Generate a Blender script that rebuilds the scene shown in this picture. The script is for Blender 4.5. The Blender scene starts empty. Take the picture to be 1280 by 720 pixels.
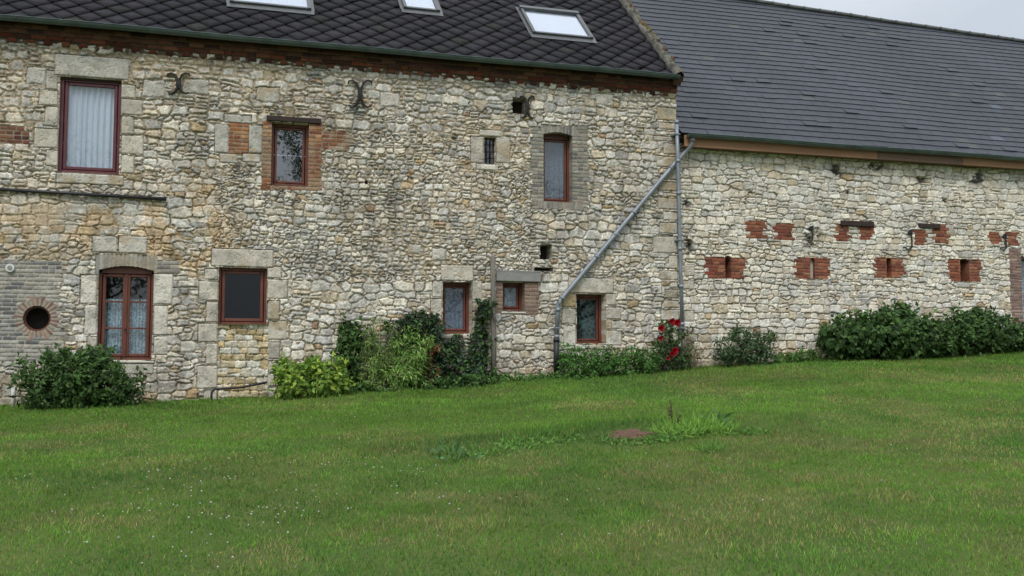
import bpy, bmesh, math, random
import numpy as np
from mathutils import Vector

random.seed(5)
rng = np.random.default_rng(11)
SC = bpy.context.scene
COL = SC.collection

# ------------------------------------------------------------------ camera geometry
F = 1244.0; D = 16.5; EYE = 1.6
YAW = math.radians(16.5); PIT = math.atan(90 / F)
fw = np.array([math.sin(YAW) * math.cos(PIT), math.cos(YAW) * math.cos(PIT), math.sin(PIT)])
rt = np.array([math.cos(YAW), -math.sin(YAW), 0.0]); up = np.cross(rt, fw)
CAM = np.array([0.0, -D, EYE])

def ray(px, py):
    return fw + rt * (px - 640) / F - up * (py - 360) / F

def at(px, py, y=0.0):
    """point on the vertical plane y (parallel to the facade)"""
    d = ray(px, py); t = (y - CAM[1]) / d[1]
    return CAM + t * d

def W(px, py):
    p = at(px, py); return p[0], p[2]

def on_plane(px, py, p0, n):
    d = ray(px, py); t = np.dot(n, np.array(p0) - CAM) / np.dot(n, d)
    return CAM + t * d

def R(x0, y0, x1, y1):
    """photo rectangle -> facade rectangle (u0, v0, u1, v1)"""
    a = W(x0, y0); b = W(x1, y0); c = W(x0, y1); d = W(x1, y1)
    return ((a[0] + c[0]) / 2, (c[1] + d[1]) / 2, (b[0] + d[0]) / 2, (a[1] + b[1]) / 2)

# ------------------------------------------------------------------ noise (numpy)
_LAT = [np.random.default_rng(100 + i).random((256, 256)).astype(np.float32) for i in range(6)]
def vn(u, v, s, seed=0):
    u = np.asarray(u, dtype=np.float64) / s + seed * 17.31 + 1000; v = np.asarray(v, dtype=np.float64) / s + seed * 9.73 + 1000
    iu = np.floor(u).astype(np.int64); iv = np.floor(v).astype(np.int64)
    fu = u - iu; fv = v - iv
    fu = fu * fu * (3 - 2 * fu); fv = fv * fv * (3 - 2 * fv)
    L = _LAT[seed % 6]
    a = L[iu & 255, iv & 255]; b = L[(iu + 1) & 255, iv & 255]
    c = L[iu & 255, (iv + 1) & 255]; d = L[(iu + 1) & 255, (iv + 1) & 255]
    return (a * (1 - fu) + b * fu) * (1 - fv) + (c * (1 - fu) + d * fu) * fv
def fbm(u, v, s, seed=0, o=4):
    r = 0; w = 0.5; tot = 0
    for i in range(o):
        r = r + w * vn(u, v, s / 2 ** i, seed + i * 3); tot += w; w *= 0.55
    return r / tot
def sstep(x, a, b):
    t = np.clip((x - a) / (b - a), 0, 1); return t * t * (3 - 2 * t)

# ------------------------------------------------------------------ object helpers
def link(o, parent=None):
    COL.objects.link(o)
    if parent is not None: o.parent = parent
    return o

def thing(name, label, cat, loc=(0, 0, 0), group=None):
    o = bpy.data.objects.new(name, None); o.empty_display_size = 0.1
    COL.objects.link(o); o.location = loc
    return tag(o, label, cat, group)

def tag(o, label=None, cat=None, group=None, kind=None):
    if label: o['label'] = label
    if cat: o['category'] = cat
    if group: o['group'] = group
    if kind: o['kind'] = kind
    return o

def mesh_np(name, verts, faces, mat, parent=None, cols=None, smooth=False):
    """verts (n,3), faces (m,k) world coordinates; the parents here sit at known offsets"""
    verts = np.ascontiguousarray(verts, dtype=np.float32); faces = np.ascontiguousarray(faces, dtype=np.int32)
    me = bpy.data.meshes.new(name)
    k = faces.shape[1]; m = faces.shape[0]
    if parent is not None:
        off = world_loc(parent); verts = verts - np.array(off, dtype=np.float32)
    me.vertices.add(len(verts)); me.vertices.foreach_set('co', verts.ravel())
    me.loops.add(m * k); me.loops.foreach_set('vertex_index', faces.ravel())
    me.polygons.add(m)
    me.polygons.foreach_set('loop_start', np.arange(0, m * k, k, dtype=np.int32))
    if smooth: me.polygons.foreach_set('use_smooth', np.ones(m, dtype=bool))
    me.update(calc_edges=True)
    if cols is not None:
        at_ = me.color_attributes.new('Col', 'FLOAT_COLOR', 'POINT')
        c = np.ones((len(verts), 4), dtype=np.float32); c[:, :3] = cols
        at_.data.foreach_set('color', c.ravel())
    me.materials.append(mat)
    o = bpy.data.objects.new(name, me)
    return link(o, parent)

def world_loc(o):
    x = y = z = 0.0
    while o is not None:
        x += o.location.x; y += o.location.y; z += o.location.z; o = o.parent
    return (x, y, z)

class MB:
    """collects boxes, bars and tubes in world space; build() links them as one mesh"""
    def __init__(s): s.bm = bmesh.new()
    def box(s, x0, y0, z0, x1, y1, z1, bev=0.004):
        t = bmesh.new(); bmesh.ops.create_cube(t, size=1.0)
        for v in t.verts:
            v.co = Vector(((x0 + x1) / 2 + v.co.x * (x1 - x0), (y0 + y1) / 2 + v.co.y * (y1 - y0), (z0 + z1) / 2 + v.co.z * (z1 - z0)))
        if bev: bmesh.ops.bevel(t, geom=list(t.edges), offset=min(bev, abs(x1 - x0) * .3, abs(y1 - y0) * .3, abs(z1 - z0) * .3), segments=1, affect='EDGES')
        s._merge(t); return s
    def _merge(s, t):
        mp = {}
        for v in t.verts: mp[v] = s.bm.verts.new(v.co)
        for f in t.faces:
            nf = s.bm.faces.new([mp[v] for v in f.verts]); nf.smooth = f.smooth
        t.free()
    def poly(s, pts):
        s.bm.faces.new([s.bm.verts.new(Vector(p)) for p in pts]); return s
    def prism(s, pts, dvec):
        a = [s.bm.verts.new(Vector(p)) for p in pts]; b = [s.bm.verts.new(Vector(p) + Vector(dvec)) for p in pts]
        n = len(a); s.bm.faces.new(a); s.bm.faces.new(b[::-1])
        for i in range(n): s.bm.faces.new([a[i], b[i], b[(i + 1) % n], a[(i + 1) % n]])
        return s
    def tube(s, pts, r, n=10, caps=True):
        pts = [Vector(p) for p in pts]; rad = r if isinstance(r, (list, tuple)) else [r] * len(pts)
        rings = []
        ref = Vector((0.13, 0.21, 0.97))
        for i, p in enumerate(pts):
            if i == 0: d = pts[1] - p
            elif i == len(pts) - 1: d = p - pts[i - 1]
            else: d = (pts[i + 1] - p).normalized() + (p - pts[i - 1]).normalized()
            d.normalize()
            if abs(d.dot(ref)) > .95: ref = Vector((0.9, 0.2, 0.1))
            a = d.cross(ref).normalized(); b = d.cross(a).normalized()
            rings.append([s.bm.verts.new(p + (a * math.cos(2 * math.pi * k / n) + b * math.sin(2 * math.pi * k / n)) * rad[i]) for k in range(n)])
        for i in range(len(rings) - 1):
            for k in range(n):
                f = s.bm.faces.new([rings[i][k], rings[i][(k + 1) % n], rings[i + 1][(k + 1) % n], rings[i + 1][k]]); f.smooth = True
        if caps: s.bm.faces.new(rings[0][::-1]); s.bm.faces.new(rings[-1])
        return s
    def build(s, name, mat, parent=None):
        bmesh.ops.recalc_face_normals(s.bm, faces=list(s.bm.faces))
        me = bpy.data.meshes.new(name)
        if parent is not None:
            off = Vector(world_loc(parent))
            for v in s.bm.verts: v.co -= off
        s.bm.to_mesh(me); s.bm.free(); me.materials.append(mat)
        return link(bpy.data.objects.new(name, me), parent)

# ------------------------------------------------------------------ materials
def newmat(name):
    m = bpy.data.materials.new(name); m.use_nodes = True
    nt = m.node_tree; nt.nodes.clear()
    out = nt.nodes.new('ShaderNodeOutputMaterial')
    return m, nt, out
def N(nt, typ, **kw):
    n = nt.nodes.new(typ)
    for k, v in kw.items():
        if k in n.inputs: n.inputs[k].default_value = v
        else: setattr(n, k, v)
    return n
def L(nt, a, b): nt.links.new(a, b)

def attr_mat(name, rough=.9, bump=.5, bscale=90, var=.35, spec=.25, vscale=35):
    """surface whose colour is the mesh's own colour attribute, broken up by fine grain"""
    m, nt, out = newmat(name)
    p = N(nt, 'ShaderNodeBsdfPrincipled', Roughness=rough); p.inputs['Specular IOR Level'].default_value = spec
    a = N(nt, 'ShaderNodeVertexColor', layer_name='Col')
    tc = N(nt, 'ShaderNodeTexCoord')
    n1 = N(nt, 'ShaderNodeTexNoise', Scale=vscale, Detail=6.0, Roughness=.7); L(nt, tc.outputs['Object'], n1.inputs['Vector'])
    mr = N(nt, 'ShaderNodeMapRange'); mr.inputs['From Min'].default_value = .25; mr.inputs['From Max'].default_value = .75
    mr.inputs['To Min'].default_value = 1 - var; mr.inputs['To Max'].default_value = 1 + var
    L(nt, n1.outputs['Fac'], mr.inputs['Value'])
    mx = N(nt, 'ShaderNodeVectorMath', operation='SCALE'); L(nt, a.outputs['Color'], mx.inputs[0]); L(nt, mr.outputs['Result'], mx.inputs['Scale'])
    L(nt, mx.outputs['Vector'], p.inputs['Base Color'])
    n2 = N(nt, 'ShaderNodeTexNoise', Scale=bscale, Detail=5.0, Roughness=.65); L(nt, tc.outputs['Object'], n2.inputs['Vector'])
    b = N(nt, 'ShaderNodeBump', Strength=bump, Distance=.012); L(nt, n2.outputs['Fac'], b.inputs['Height']); L(nt, b.outputs['Normal'], p.inputs['Normal'])
    L(nt, p.outputs['BSDF'], out.inputs['Surface'])
    return m

def flat_mat(name, col, rough=.6, var=.15, scale=12, metal=0.0, bump=.15, spec=.5, col2=None, stretch=(1, 1, 1)):
    m, nt, out = newmat(name)
    p = N(nt, 'ShaderNodeBsdfPrincipled', Roughness=rough, Metallic=metal); p.inputs['Specular IOR Level'].default_value = spec
    tc = N(nt, 'ShaderNodeTexCoord'); mp = N(nt, 'ShaderNodeMapping'); mp.inputs['Scale'].default_value = stretch
    L(nt, tc.outputs['Object'], mp.inputs['Vector'])
    n1 = N(nt, 'ShaderNodeTexNoise', Scale=scale, Detail=6.0, Roughness=.65); L(nt, mp.outputs['Vector'], n1.inputs['Vector'])
    r = N(nt, 'ShaderNodeValToRGB'); e = r.color_ramp.elements
    c1 = [c * (1 - var) for c in col]; c2 = [min(1, c * (1 + var)) for c in (col2 or col)]
    e[0].position = .3; e[0].color = (*c1, 1); e[1].position = .7; e[1].color = (*c2, 1)
    L(nt, n1.outputs['Fac'], r.inputs['Fac']); L(nt, r.outputs['Color'], p.inputs['Base Color'])
    n3 = N(nt, 'ShaderNodeTexNoise', Scale=scale * 6, Detail=4.0); L(nt, mp.outputs['Vector'], n3.inputs['Vector'])
    b = N(nt, 'ShaderNodeBump', Strength=bump, Distance=.005); L(nt, n3.outputs['Fac'], b.inputs['Height']); L(nt, b.outputs['Normal'], p.inputs['Normal'])
    L(nt, p.outputs['BSDF'], out.inputs['Surface'])
    return m

def glass_mat(name, boost=1.6, tint=(.9, .93, .95)):
    m, nt, out = newmat(name)
    fr = N(nt, 'ShaderNodeFresnel'); ge = N(nt, 'ShaderNodeNewGeometry')
    ir = N(nt, 'ShaderNodeMapRange'); ir.inputs['To Min'].default_value = 1.5; ir.inputs['To Max'].default_value = 1 / 1.5
    L(nt, ge.outputs['Backfacing'], ir.inputs['Value']); L(nt, ir.outputs['Result'], fr.inputs['IOR'])   # same reflectance seen from either face
    mu = N(nt, 'ShaderNodeMath', operation='MULTIPLY', use_clamp=True); mu.inputs[1].default_value = boost
    L(nt, fr.outputs['Fac'], mu.inputs[0])
    tr = N(nt, 'ShaderNodeBsdfTransparent', Color=(*tint, 1)); gl = N(nt, 'ShaderNodeBsdfGlossy', Roughness=.015, Color=(1, 1, 1, 1))
    tc = N(nt, 'ShaderNodeTexCoord'); nz = N(nt, 'ShaderNodeTexNoise', Scale=2.5, Detail=1.0); L(nt, tc.outputs['Object'], nz.inputs['Vector'])
    b = N(nt, 'ShaderNodeBump', Strength=.02, Distance=.02); L(nt, nz.outputs['Fac'], b.inputs['Height']); L(nt, b.outputs['Normal'], gl.inputs['Normal'])
    ms = N(nt, 'ShaderNodeMixShader'); L(nt, mu.outputs[0], ms.inputs['Fac']); L(nt, tr.outputs[0], ms.inputs[1]); L(nt, gl.outputs[0], ms.inputs[2])
    L(nt, ms.outputs[0], out.inputs['Surface'])
    return m

def leaf_mat(name, rough=.68, trans=.3):
    m, nt, out = newmat(name)
    a = N(nt, 'ShaderNodeVertexColor', layer_name='Col')
    p = N(nt, 'ShaderNodeBsdfPrincipled', Roughness=rough); p.inputs['Specular IOR Level'].default_value = .22
    L(nt, a.outputs['Color'], p.inputs['Base Color'])
    t = N(nt, 'ShaderNodeBsdfTranslucent'); L(nt, a.outputs['Color'], t.inputs['Color'])
    ms = N(nt, 'ShaderNodeMixShader', Fac=trans); ms.inputs['Fac'].default_value = trans
    L(nt, p.outputs[0], ms.inputs[1]); L(nt, t.outputs[0], ms.inputs[2]); L(nt, ms.outputs[0], out.inputs['Surface'])
    return m

def lace_mat(name, col, scale, dark=.45, folds=60):
    m, nt, out = newmat(name)
    p = N(nt, 'ShaderNodeBsdfPrincipled', Roughness=.9)
    tc = N(nt, 'ShaderNodeTexCoord')
    v = N(nt, 'ShaderNodeTexVoronoi', Scale=scale, feature='DISTANCE_TO_EDGE'); L(nt, tc.outputs['Object'], v.inputs['Vector'])
    r = N(nt, 'ShaderNodeValToRGB'); e = r.color_ramp.elements
    e[0].position = .02; e[0].color = (*col, 1); e[1].position = .22; e[1].color = (*[c * dark for c in col], 1)
    L(nt, v.outputs['Distance'], r.inputs['Fac'])
    n = N(nt, 'ShaderNodeTexNoise', Scale=scale * .6, Detail=4.0); L(nt, tc.outputs['Object'], n.inputs['Vector'])
    mr = N(nt, 'ShaderNodeMapRange'); mr.inputs['From Min'].default_value = .35; mr.inputs['From Max'].default_value = .65; mr.inputs['To Min'].default_value = .65; mr.inputs['To Max'].default_value = 1.2
    L(nt, n.outputs['Fac'], mr.inputs['Value'])
    mx = N(nt, 'ShaderNodeVectorMath', operation='SCALE'); L(nt, r.outputs['Color'], mx.inputs[0]); L(nt, mr.outputs['Result'], mx.inputs['Scale'])
    L(nt, mx.outputs['Vector'], p.inputs['Base Color'])
    L(nt, p.outputs['BSDF'], out.inputs['Surface'])
    return m

M = {}
M['masonry'] = attr_mat('masonry', .92, .7, 75, .40, vscale=48)
M['brick'] = attr_mat('brickwork', .9, .4, 80, .25)
M['slate'] = attr_mat('slate_tiles', .7, .5, 26, .4, .13, 14)
M['barnslate'] = attr_mat('barn_slates', .5, .2, 20, .16, .4, 7)
M['grass'] = leaf_mat('grass_blades', .75, .35)
M['leaf'] = leaf_mat('leaves')
M['petal'] = leaf_mat('petals', .6, .25)
M['redwood'] = flat_mat('red_brown_paint', (.135, .042, .026), .45, .35, 9, bump=.1, stretch=(1, 1, .3))
M['burgundy'] = flat_mat('burgundy_paint', (.11, .028, .034), .4, .2, 9, bump=.1)
M['greywood'] = flat_mat('weathered_grey_wood', (.16, .145, .12), .9, .35, 14, bump=.6, stretch=(3, 3, .3))
M['darkwood'] = flat_mat('dark_old_timber', (.035, .022, .018), .85, .4, 14, bump=.6, stretch=(.3, 3, 3))
M['fascia'] = flat_mat('brown_fascia_wood', (.30, .15, .07), .7, .25, 7, bump=.3, stretch=(.25, 3, 3), col2=(.26, .14, .075))
M['fasciadark'] = flat_mat('darker_fascia_wood', (.15, .09, .06), .8, .25, 7, bump=.3, stretch=(.25, 3, 3))
M['zinc'] = flat_mat('weathered_zinc', (.235, .26, .29), .5, .22, 5, metal=.35, bump=.08)
M['gutter'] = flat_mat('green_grey_gutter', (.085, .115, .11), .4, .3, 4, metal=.3, bump=.08)
M['iron'] = flat_mat('rusty_black_iron', (.020, .017, .017), .7, .5, 20, bump=.4)
M['black'] = flat_mat('black_plastic', (.014, .014, .016), .5, .2, 8)
M['cast'] = flat_mat('black_cast_iron', (.02, .022, .025), .55, .3, 8)
M['white'] = flat_mat('white_plastic', (.62, .62, .58), .5, .1, 8)
M['dark'] = flat_mat('painted_recess_shade', (.03, .026, .023), .95, .3, 8)  # near-black backing, colour stands in for the shade inside open holes
M['midstone'] = flat_mat('niche_back_stone', (.2, .17, .13), .95, .3, 12, bump=.6)
M['palestone'] = flat_mat('pale_infill_mortar', (.45, .43, .37), .95, .15, 12, bump=.5)
M['concrete'] = flat_mat('concrete', (.26, .255, .24), .9, .18, 10, bump=.5)
M['glass'] = glass_mat('window_glass', 1.5)
M['coated'] = glass_mat('coated_window_glass', 4.2, (.7, .72, .75))
M['skyglass'] = glass_mat('rooflight_glass', 1.6, (.95, .97, 1))
M['linen'] = flat_mat('white_curtain_cloth', (.68, .7, .75), .9, .05, 4)
M['blind'] = flat_mat('white_blind_cloth', (.38, .40, .43), .9, .05, 2)
M['lace'] = lace_mat('white_lace', (.52, .66, .70), 24, .4)
M['bluelace'] = lace_mat('blue_grey_lace', (.19, .26, .36), 22, .4)
M['darklace'] = lace_mat('dark_patterned_net', (.10, .17, .165), 9, .10)
M['greylace'] = lace_mat('grey_speckled_net', (.22, .245, .29), 60, .6)
M['greypaint'] = flat_mat('grey_green_paint', (.3, .34, .33), .5, .1, 6)
M['roofdark'] = flat_mat('mossy_roof_underlay', (.018, .018, .016), .95, .4, 12)
M['plainwall'] = flat_mat('plain_rubble_wall', (.3, .27, .21), .95, .4, 7, bump=.9)
M['bark'] = flat_mat('bark', (.08, .06, .045), .95, .3, 12, bump=.9, stretch=(1, 1, .25))
M['stem'] = flat_mat('green_brown_stems', (.07, .07, .035), .8, .3, 15)
M['cane'] = flat_mat('pale_garden_cane', (.3, .24, .15), .8, .2, 15)
M['soil'] = flat_mat('reddish_soil', (.115, .055, .038), .98, .3, 14, bump=1.0)

# ------------------------------------------------------------------ masonry raster
PAL = np.array([(.585, .53, .435), (.555, .525, .465), (.475, .45, .40), (.38, .365, .335), (.46, .39, .285), (.40, .30, .18), (.28, .18, .11), (.27, .265, .245)])
BRK_RED = np.array([(.30, .085, .045), (.26, .07, .04), (.34, .12, .06), (.20, .06, .04), (.36, .15, .08)])
BRK_DARK = np.array([(.125, .05, .035), (.09, .035, .028), (.16, .07, .045), (.07, .035, .03), (.19, .085, .05)])
BRK_GREY = np.array([(.27, .255, .22), (.22, .21, .185), (.31, .29, .24), (.17, .16, .15), (.28, .24, .19)])
BRK_PALE = np.array([(.28, .275, .26), (.36, .34, .30), (.20, .20, .20), (.36, .33, .28), (.13, .13, .135)])
BRK_ORG = np.array([(.34, .14, .06), (.28, .105, .05), (.22, .085, .045), (.36, .19, .095), (.27, .135, .075)])
BRK_PINK = np.array([(.22, .13, .11), (.26, .16, .13), (.18, .11, .10), (.28, .2, .16), (.2, .12, .09)])

class Wall:
    def __init__(s, u0, u1, v0, v1, res, seed, style):
        s.res = res; s.u0, s.v0 = u0, v0
        s.nu = int((u1 - u0) / res) + 1; s.nv = int((v1 - v0) / res) + 1
        s.U, s.V = np.meshgrid(u0 + np.arange(s.nu) * res, v0 + np.arange(s.nv) * res, indexing='ij')
        s.H = np.zeros_like(s.U); s.C = np.zeros(s.U.shape + (3,)); s.P = np.zeros(s.U.shape, dtype=np.int32)
        s.O = np.zeros(s.U.shape, dtype=bool)
        s.rg = np.random.default_rng(seed); s.style = style; s.parts = {0: None}
    def win(s, r, m=0.05):
        i0 = max(0, int((r[0] - m - s.u0) / s.res)); i1 = min(s.nu, int((r[2] + m - s.u0) / s.res) + 2)
        j0 = max(0, int((r[1] - m - s.v0) / s.res)); j1 = min(s.nv, int((r[3] + m - s.v0) / s.res) + 2)
        return (slice(i0, i1), slice(j0, j1))
    def seeds(s, r, hmin, hmax, asp, jit, wave, pins):
        rg = s.rg; out = []
        v = r[1] - .1
        while v < r[3] + .1:
            h = rg.uniform(hmin, hmax)
            u = r[0] - .3 - rg.uniform(0, .2)
            while u < r[2] + .3:
                w = h * rg.uniform(asp[0], asp[1])
                x = u + w / 2; y = v + h / 2
                wv = wave * (fbm(x, y, 1.7, 3, 2) - .5) * 2
                if h > hmin * 1.35 and rg.random() < .33:
                    k = rg.uniform(.35, .65)
                    out.append((x + rg.normal(0, jit * .5), v + h * k / 2 + wv, w / 2, h * k / 2))
                    out.append((x + rg.normal(0, jit * .5), v + h * (1 + k) / 2 + wv, w / 2, h * (1 - k) / 2))
                elif rg.random() < .08:
                    out.append((x, y + wv, w * .6, h * .75))
                else:
                    out.append((x + rg.normal(0, jit), y + wv + rg.normal(0, jit * .8), w / 2 * rg.uniform(.85, 1.15), h / 2 * rg.uniform(.85, 1.15)))
                u += w
            v += h
        n = int((r[2] - r[0]) * (r[3] - r[1]) * pins)
        for _ in range(n):
            a = rg.uniform(.018, .05); out.append((rg.uniform(r[0], r[2]), rg.uniform(r[1], r[3]), a * 1.3, a * .8))
        return np.array(out)
    def rubble(s, r, sd, warp=.014, p=2.8):
        """weighted, box-ish cells: returns index slice, joint distance, stone id, local offsets"""
        sl = s.win(r, 0.0); U = s.U[sl]; V = s.V[sl]
        Uw = U + (fbm(U, V, .13, 1, 2) - .5) * 2 * warp + (vn(U, V, .03, 4) - .5) * warp * .3
        Vw = V + (fbm(U, V, .13, 2, 2) - .5) * 2 * warp + (vn(U, V, .03, 5) - .5) * warp * .3
        F1 = np.full(U.shape, 9.0); F2 = np.full(U.shape, 9.5); ID = np.zeros(U.shape, dtype=np.int32)
        DX = np.zeros(U.shape); DY = np.zeros(U.shape)
        ub, vb = U[0, 0], V[0, 0]; res = s.res
        rot = s.rg.normal(0, .10, len(sd))
        pw = s.rg.uniform(p - .6, p + 1.6, len(sd))
        for k, (cx, cy, a, b) in enumerate(sd):
            ra = 2.5 * a + .03; rb = 2.5 * b + .03
            i0 = max(0, int((cx - ra - ub) / res)); i1 = min(U.shape[0], int((cx + ra - ub) / res) + 1)
            j0 = max(0, int((cy - rb - vb) / res)); j1 = min(U.shape[1], int((cy + rb - vb) / res) + 1)
            if i0 >= i1 or j0 >= j1: continue
            w = (slice(i0, i1), slice(j0, j1))
            dx = Uw[w] - cx; dy = Vw[w] - cy
            c_, s_ = math.cos(rot[k]), math.sin(rot[k])
            ex = dx * c_ + dy * s_; ey = -dx * s_ + dy * c_
            d = (np.abs(ex / a) ** pw[k] + np.abs(ey / b) ** pw[k]) ** (1 / pw[k])
            f1 = F1[w]; f2 = F2[w]
            m = d < f1; m2 = (~m) & (d < f2)
            f2[m] = f1[m]; f2[m2] = d[m2]
            f1[m] = d[m]; ID[w][m] = k; DX[w][m] = ex[m] / a; DY[w][m] = ey[m] / b
        G = F2 - F1
        gx, gy = np.gradient(G, res); g = np.sqrt(gx ** 2 + gy ** 2)
        dist = G / np.clip(g, 5.0, 60)
        return sl, dist, ID, DX, DY
    def base(s, r, sd, gapf, mortar_h, mortar_c, stone_c, bevel=.028, amp=.03, warp=.014, p=2.8, pid=None, h0=-.035, crack=0.0, fleck=.0, maskfn=None, recess=0.0):
        sl, dist, ID, DX, DY = s.rubble(r, sd, warp, p)
        U = s.U[sl]; V = s.V[sl]; n = len(sd); rg = s.rg
        gap = gapf(U, V); e = np.clip((dist - gap) / bevel, 0, 1)
        prof = 1 - (1 - e) ** 2.2
        off = rg.uniform(-.010, .014, n)[ID]
        tx = rg.normal(0, .006, n)[ID]; ty = rg.normal(0, .006, n)[ID]
        rough = (fbm(U, V, .05, 2, 3) - .5) * .016 + (vn(U, V, .02, 3) - .5) * .006
        st = h0 + (amp + .02 + off) * prof + tx * DX + ty * DY + rough * prof
        mh = mortar_h(U, V) + (vn(U, V, .03, 1) - .5) * .008
        is_st = sstep(st - mh, -.001, .004)
        h = np.maximum(st, mh) - recess
        sc = stone_c(rg, n, sd)[ID] * (1 + (fbm(U, V, .09, 5, 3) - .5)[..., None] * .55)
        blot = sstep(fbm(U, V, .22, 7, 4), .52, .68)[..., None] * .35
        sc = sc * (1 - blot) + blot * np.array([.30, .275, .235])
        mc = mortar_c(U, V)
        c = sc * is_st[..., None] + mc * (1 - is_st[..., None])
        if crack:                                                    # open hairline joints
            k = (1 - sstep(dist, .002, .0075)) * sstep(fbm(U, V, .16, 13, 3), .44, .60) * crack
            h = h - .030 * k; c = c * (1 - .55 * k)[..., None]
        if fleck:                                                    # chipped, lichened faces
            f = (vn(U, V, .022, 8) - .5) + .8 * (vn(U, V, .045, 9) - .5)
            c = c * (1 + fleck * f)[..., None]; h = h + f * .004
            wf = sstep(vn(U, V, .03, 11) * .6 + vn(U, V, .3, 12) * .4, .68, .78)[..., None] * is_st[..., None]
            c = c * (1 - wf * .6) + wf * .6 * np.array([.66, .64, .58])
        if maskfn is None:
            s.H[sl] = h; s.C[sl] = c
            if pid is not None: s.P[sl] = pid
        else:
            m = maskfn(U, V)
            s.H[sl][m] = h[m]; s.C[sl][m] = c[m]
            if pid is not None: s.P[sl][m] = pid
        return sl
    def block(s, r, col, pid=0, h=.010, bev=.012, rough=.006, joint=True, warp=.006):
        sl = s.win(r, .03); U = s.U[sl]; V = s.V[sl]
        wu = (fbm(U, V, .12, 1, 3) - .5) * 2 * warp; wv = (fbm(U, V, .12, 2, 3) - .5) * 2 * warp
        d = np.minimum(np.minimum(U + wu - r[0], r[2] - U - wu), np.minimum(V + wv - r[1], r[3] - V - wv))
        m = d > 0
        e = np.clip((d - (.006 if joint else 0)) / bev, 0, 1); pr = 1 - (1 - e) ** 2
        pit = sstep(vn(U, V, .035, 2) * .6 + vn(U, V, .013, 4) * .4, .70, .8) * .010
        hh = -.018 + (h + .018) * pr + ((fbm(U, V, .11, 3, 3) - .5) * 2 * rough - pit) * pr
        j = s.rg.uniform(.88, 1.1)
        c = np.array(col) * j * (1 + (fbm(U, V, .16, 4, 4) - .5)[..., None] * .55)
        lich = sstep(fbm(U, V, .13, 8, 4), .55, .66)[..., None] * .5
        c = c * (1 - lich) + lich * np.array([.27, .26, .22])
        och = sstep(fbm(U, V, .3, 9, 3), .58, .72)[..., None] * .5
        c = c * (1 - och) + och * np.array([.38, .27, .13])
        js = (1 - sstep(d, .002, .009))[..., None] * (.75 if joint else 0)
        c = c * (1 - js) + js * np.array([.20, .165, .12])
        s.H[sl][m] = hh[m]; s.C[sl][m] = c[m]; s.P[sl][m] = pid
    def bricks(s, r, pal, pid=0, h=.004, bl=.22, bh=.067, jag=0.0, mort=(.30, .25, .18), vertical=False, gap=.010, mk=None, stain=0.0, centred=False):
        sl = s.win(r, .3 if jag else .02); U = s.U[sl]; V = s.V[sl]
        a, b = (V, U) if vertical else (U, V)
        if vertical: bl_, b0 = 9.0, r[0]
        else: bl_, b0 = bl, r[1]
        b = b + (fbm(U, V, .5, 3, 2) - .5) * .02 if not vertical else b
        row = np.floor((b - b0) / bh).astype(int)
        rr = np.random.default_rng(int(abs(r[0] * 977 + r[1] * 131)) + 3)
        offs = rr.random(400); jl = rr.uniform(0, jag, 400) if jag else np.zeros(400); jr = rr.uniform(0, jag, 400) if jag else np.zeros(400)
        ri = np.clip(row + 60, 0, 399)
        ao = a + (row % 2) * bl * .5 + offs[ri] * .04
        k = np.floor((ao - r[0]) / bl_).astype(int)
        fa = (ao - r[0]) - k * bl_; fb = (b - b0) - row * bh
        w1 = (fbm(U, V, .05, 6, 2) - .5) * .008
        if vertical: d = np.minimum(fb, bh - fb) + w1
        else:
            half = ((row * 7 + k * 3) % 4 == 0)                     # some headers
            fa = np.where(half, fa % (bl / 2), fa); ll = np.where(half, bl / 2, bl_)
            d = np.minimum(np.minimum(fa, ll - fa), np.minimum(fb, bh - fb)) + w1
            k = np.where(half, k * 2 + (((ao - r[0]) % bl) > bl / 2), k * 2 + 900)
        hsh = ((k * 73856093) ^ (row * 19349663)) & 1023
        t = rr.random(1024); pi = rr.integers(0, len(pal), 1024); jc = rr.uniform(.8, 1.2, 1024)
        e = sstep(d, gap * .35, gap * .95)
        hh = h - .012 + .012 * e + (t[hsh] - .5) * .005 + (fbm(U, V, .04, 2, 2) - .5) * .005
        c = pal[pi[hsh]] * jc[hsh][..., None] * (1 + (fbm(U, V, .06, 4, 3) - .5)[..., None] * .5)
        mc = np.array(mort) * (1 + (fbm(U, V, .2, 5, 3) - .5)[..., None] * .5)
        c = c * e[..., None] + mc * (1 - e[..., None])
        if stain:
            st = (sstep(fbm(U, V, .28, 11, 4), .42, .60) * stain)[..., None]; c = c * (1 - st) + st * mc; hh = hh + st[..., 0] * .004
        ed = (fbm(U, V, .15, 1, 3) - .5) * .03
        lo = r[0] - jl[ri]; hi = r[2] + jr[ri]
        m = (U + ed * .5 > lo) & (U + ed * .5 < hi) & (V > r[1]) & (V < r[3])
        if mk is not None: m &= mk(U, V)
        s.H[sl][m] = hh[m]; s.C[sl][m] = c[m]; s.P[sl][m] = pid
    def open_rect(s, r, arch=0.0):
        sl = s.win(r, .02); U = s.U[sl]; V = s.V[sl]
        m = (U > r[0]) & (U < r[2]) & (V > r[1])
        t = (U - (r[0] + r[2]) / 2) / ((r[2] - r[0]) / 2)
        m &= V < r[3] - arch * t * t
        s.O[sl][m] = True
    def open_circle(s, cu, cv, rad):
        s.O[(s.U - cu) ** 2 + (s.V - cv) ** 2 < rad * rad] = True
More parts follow.
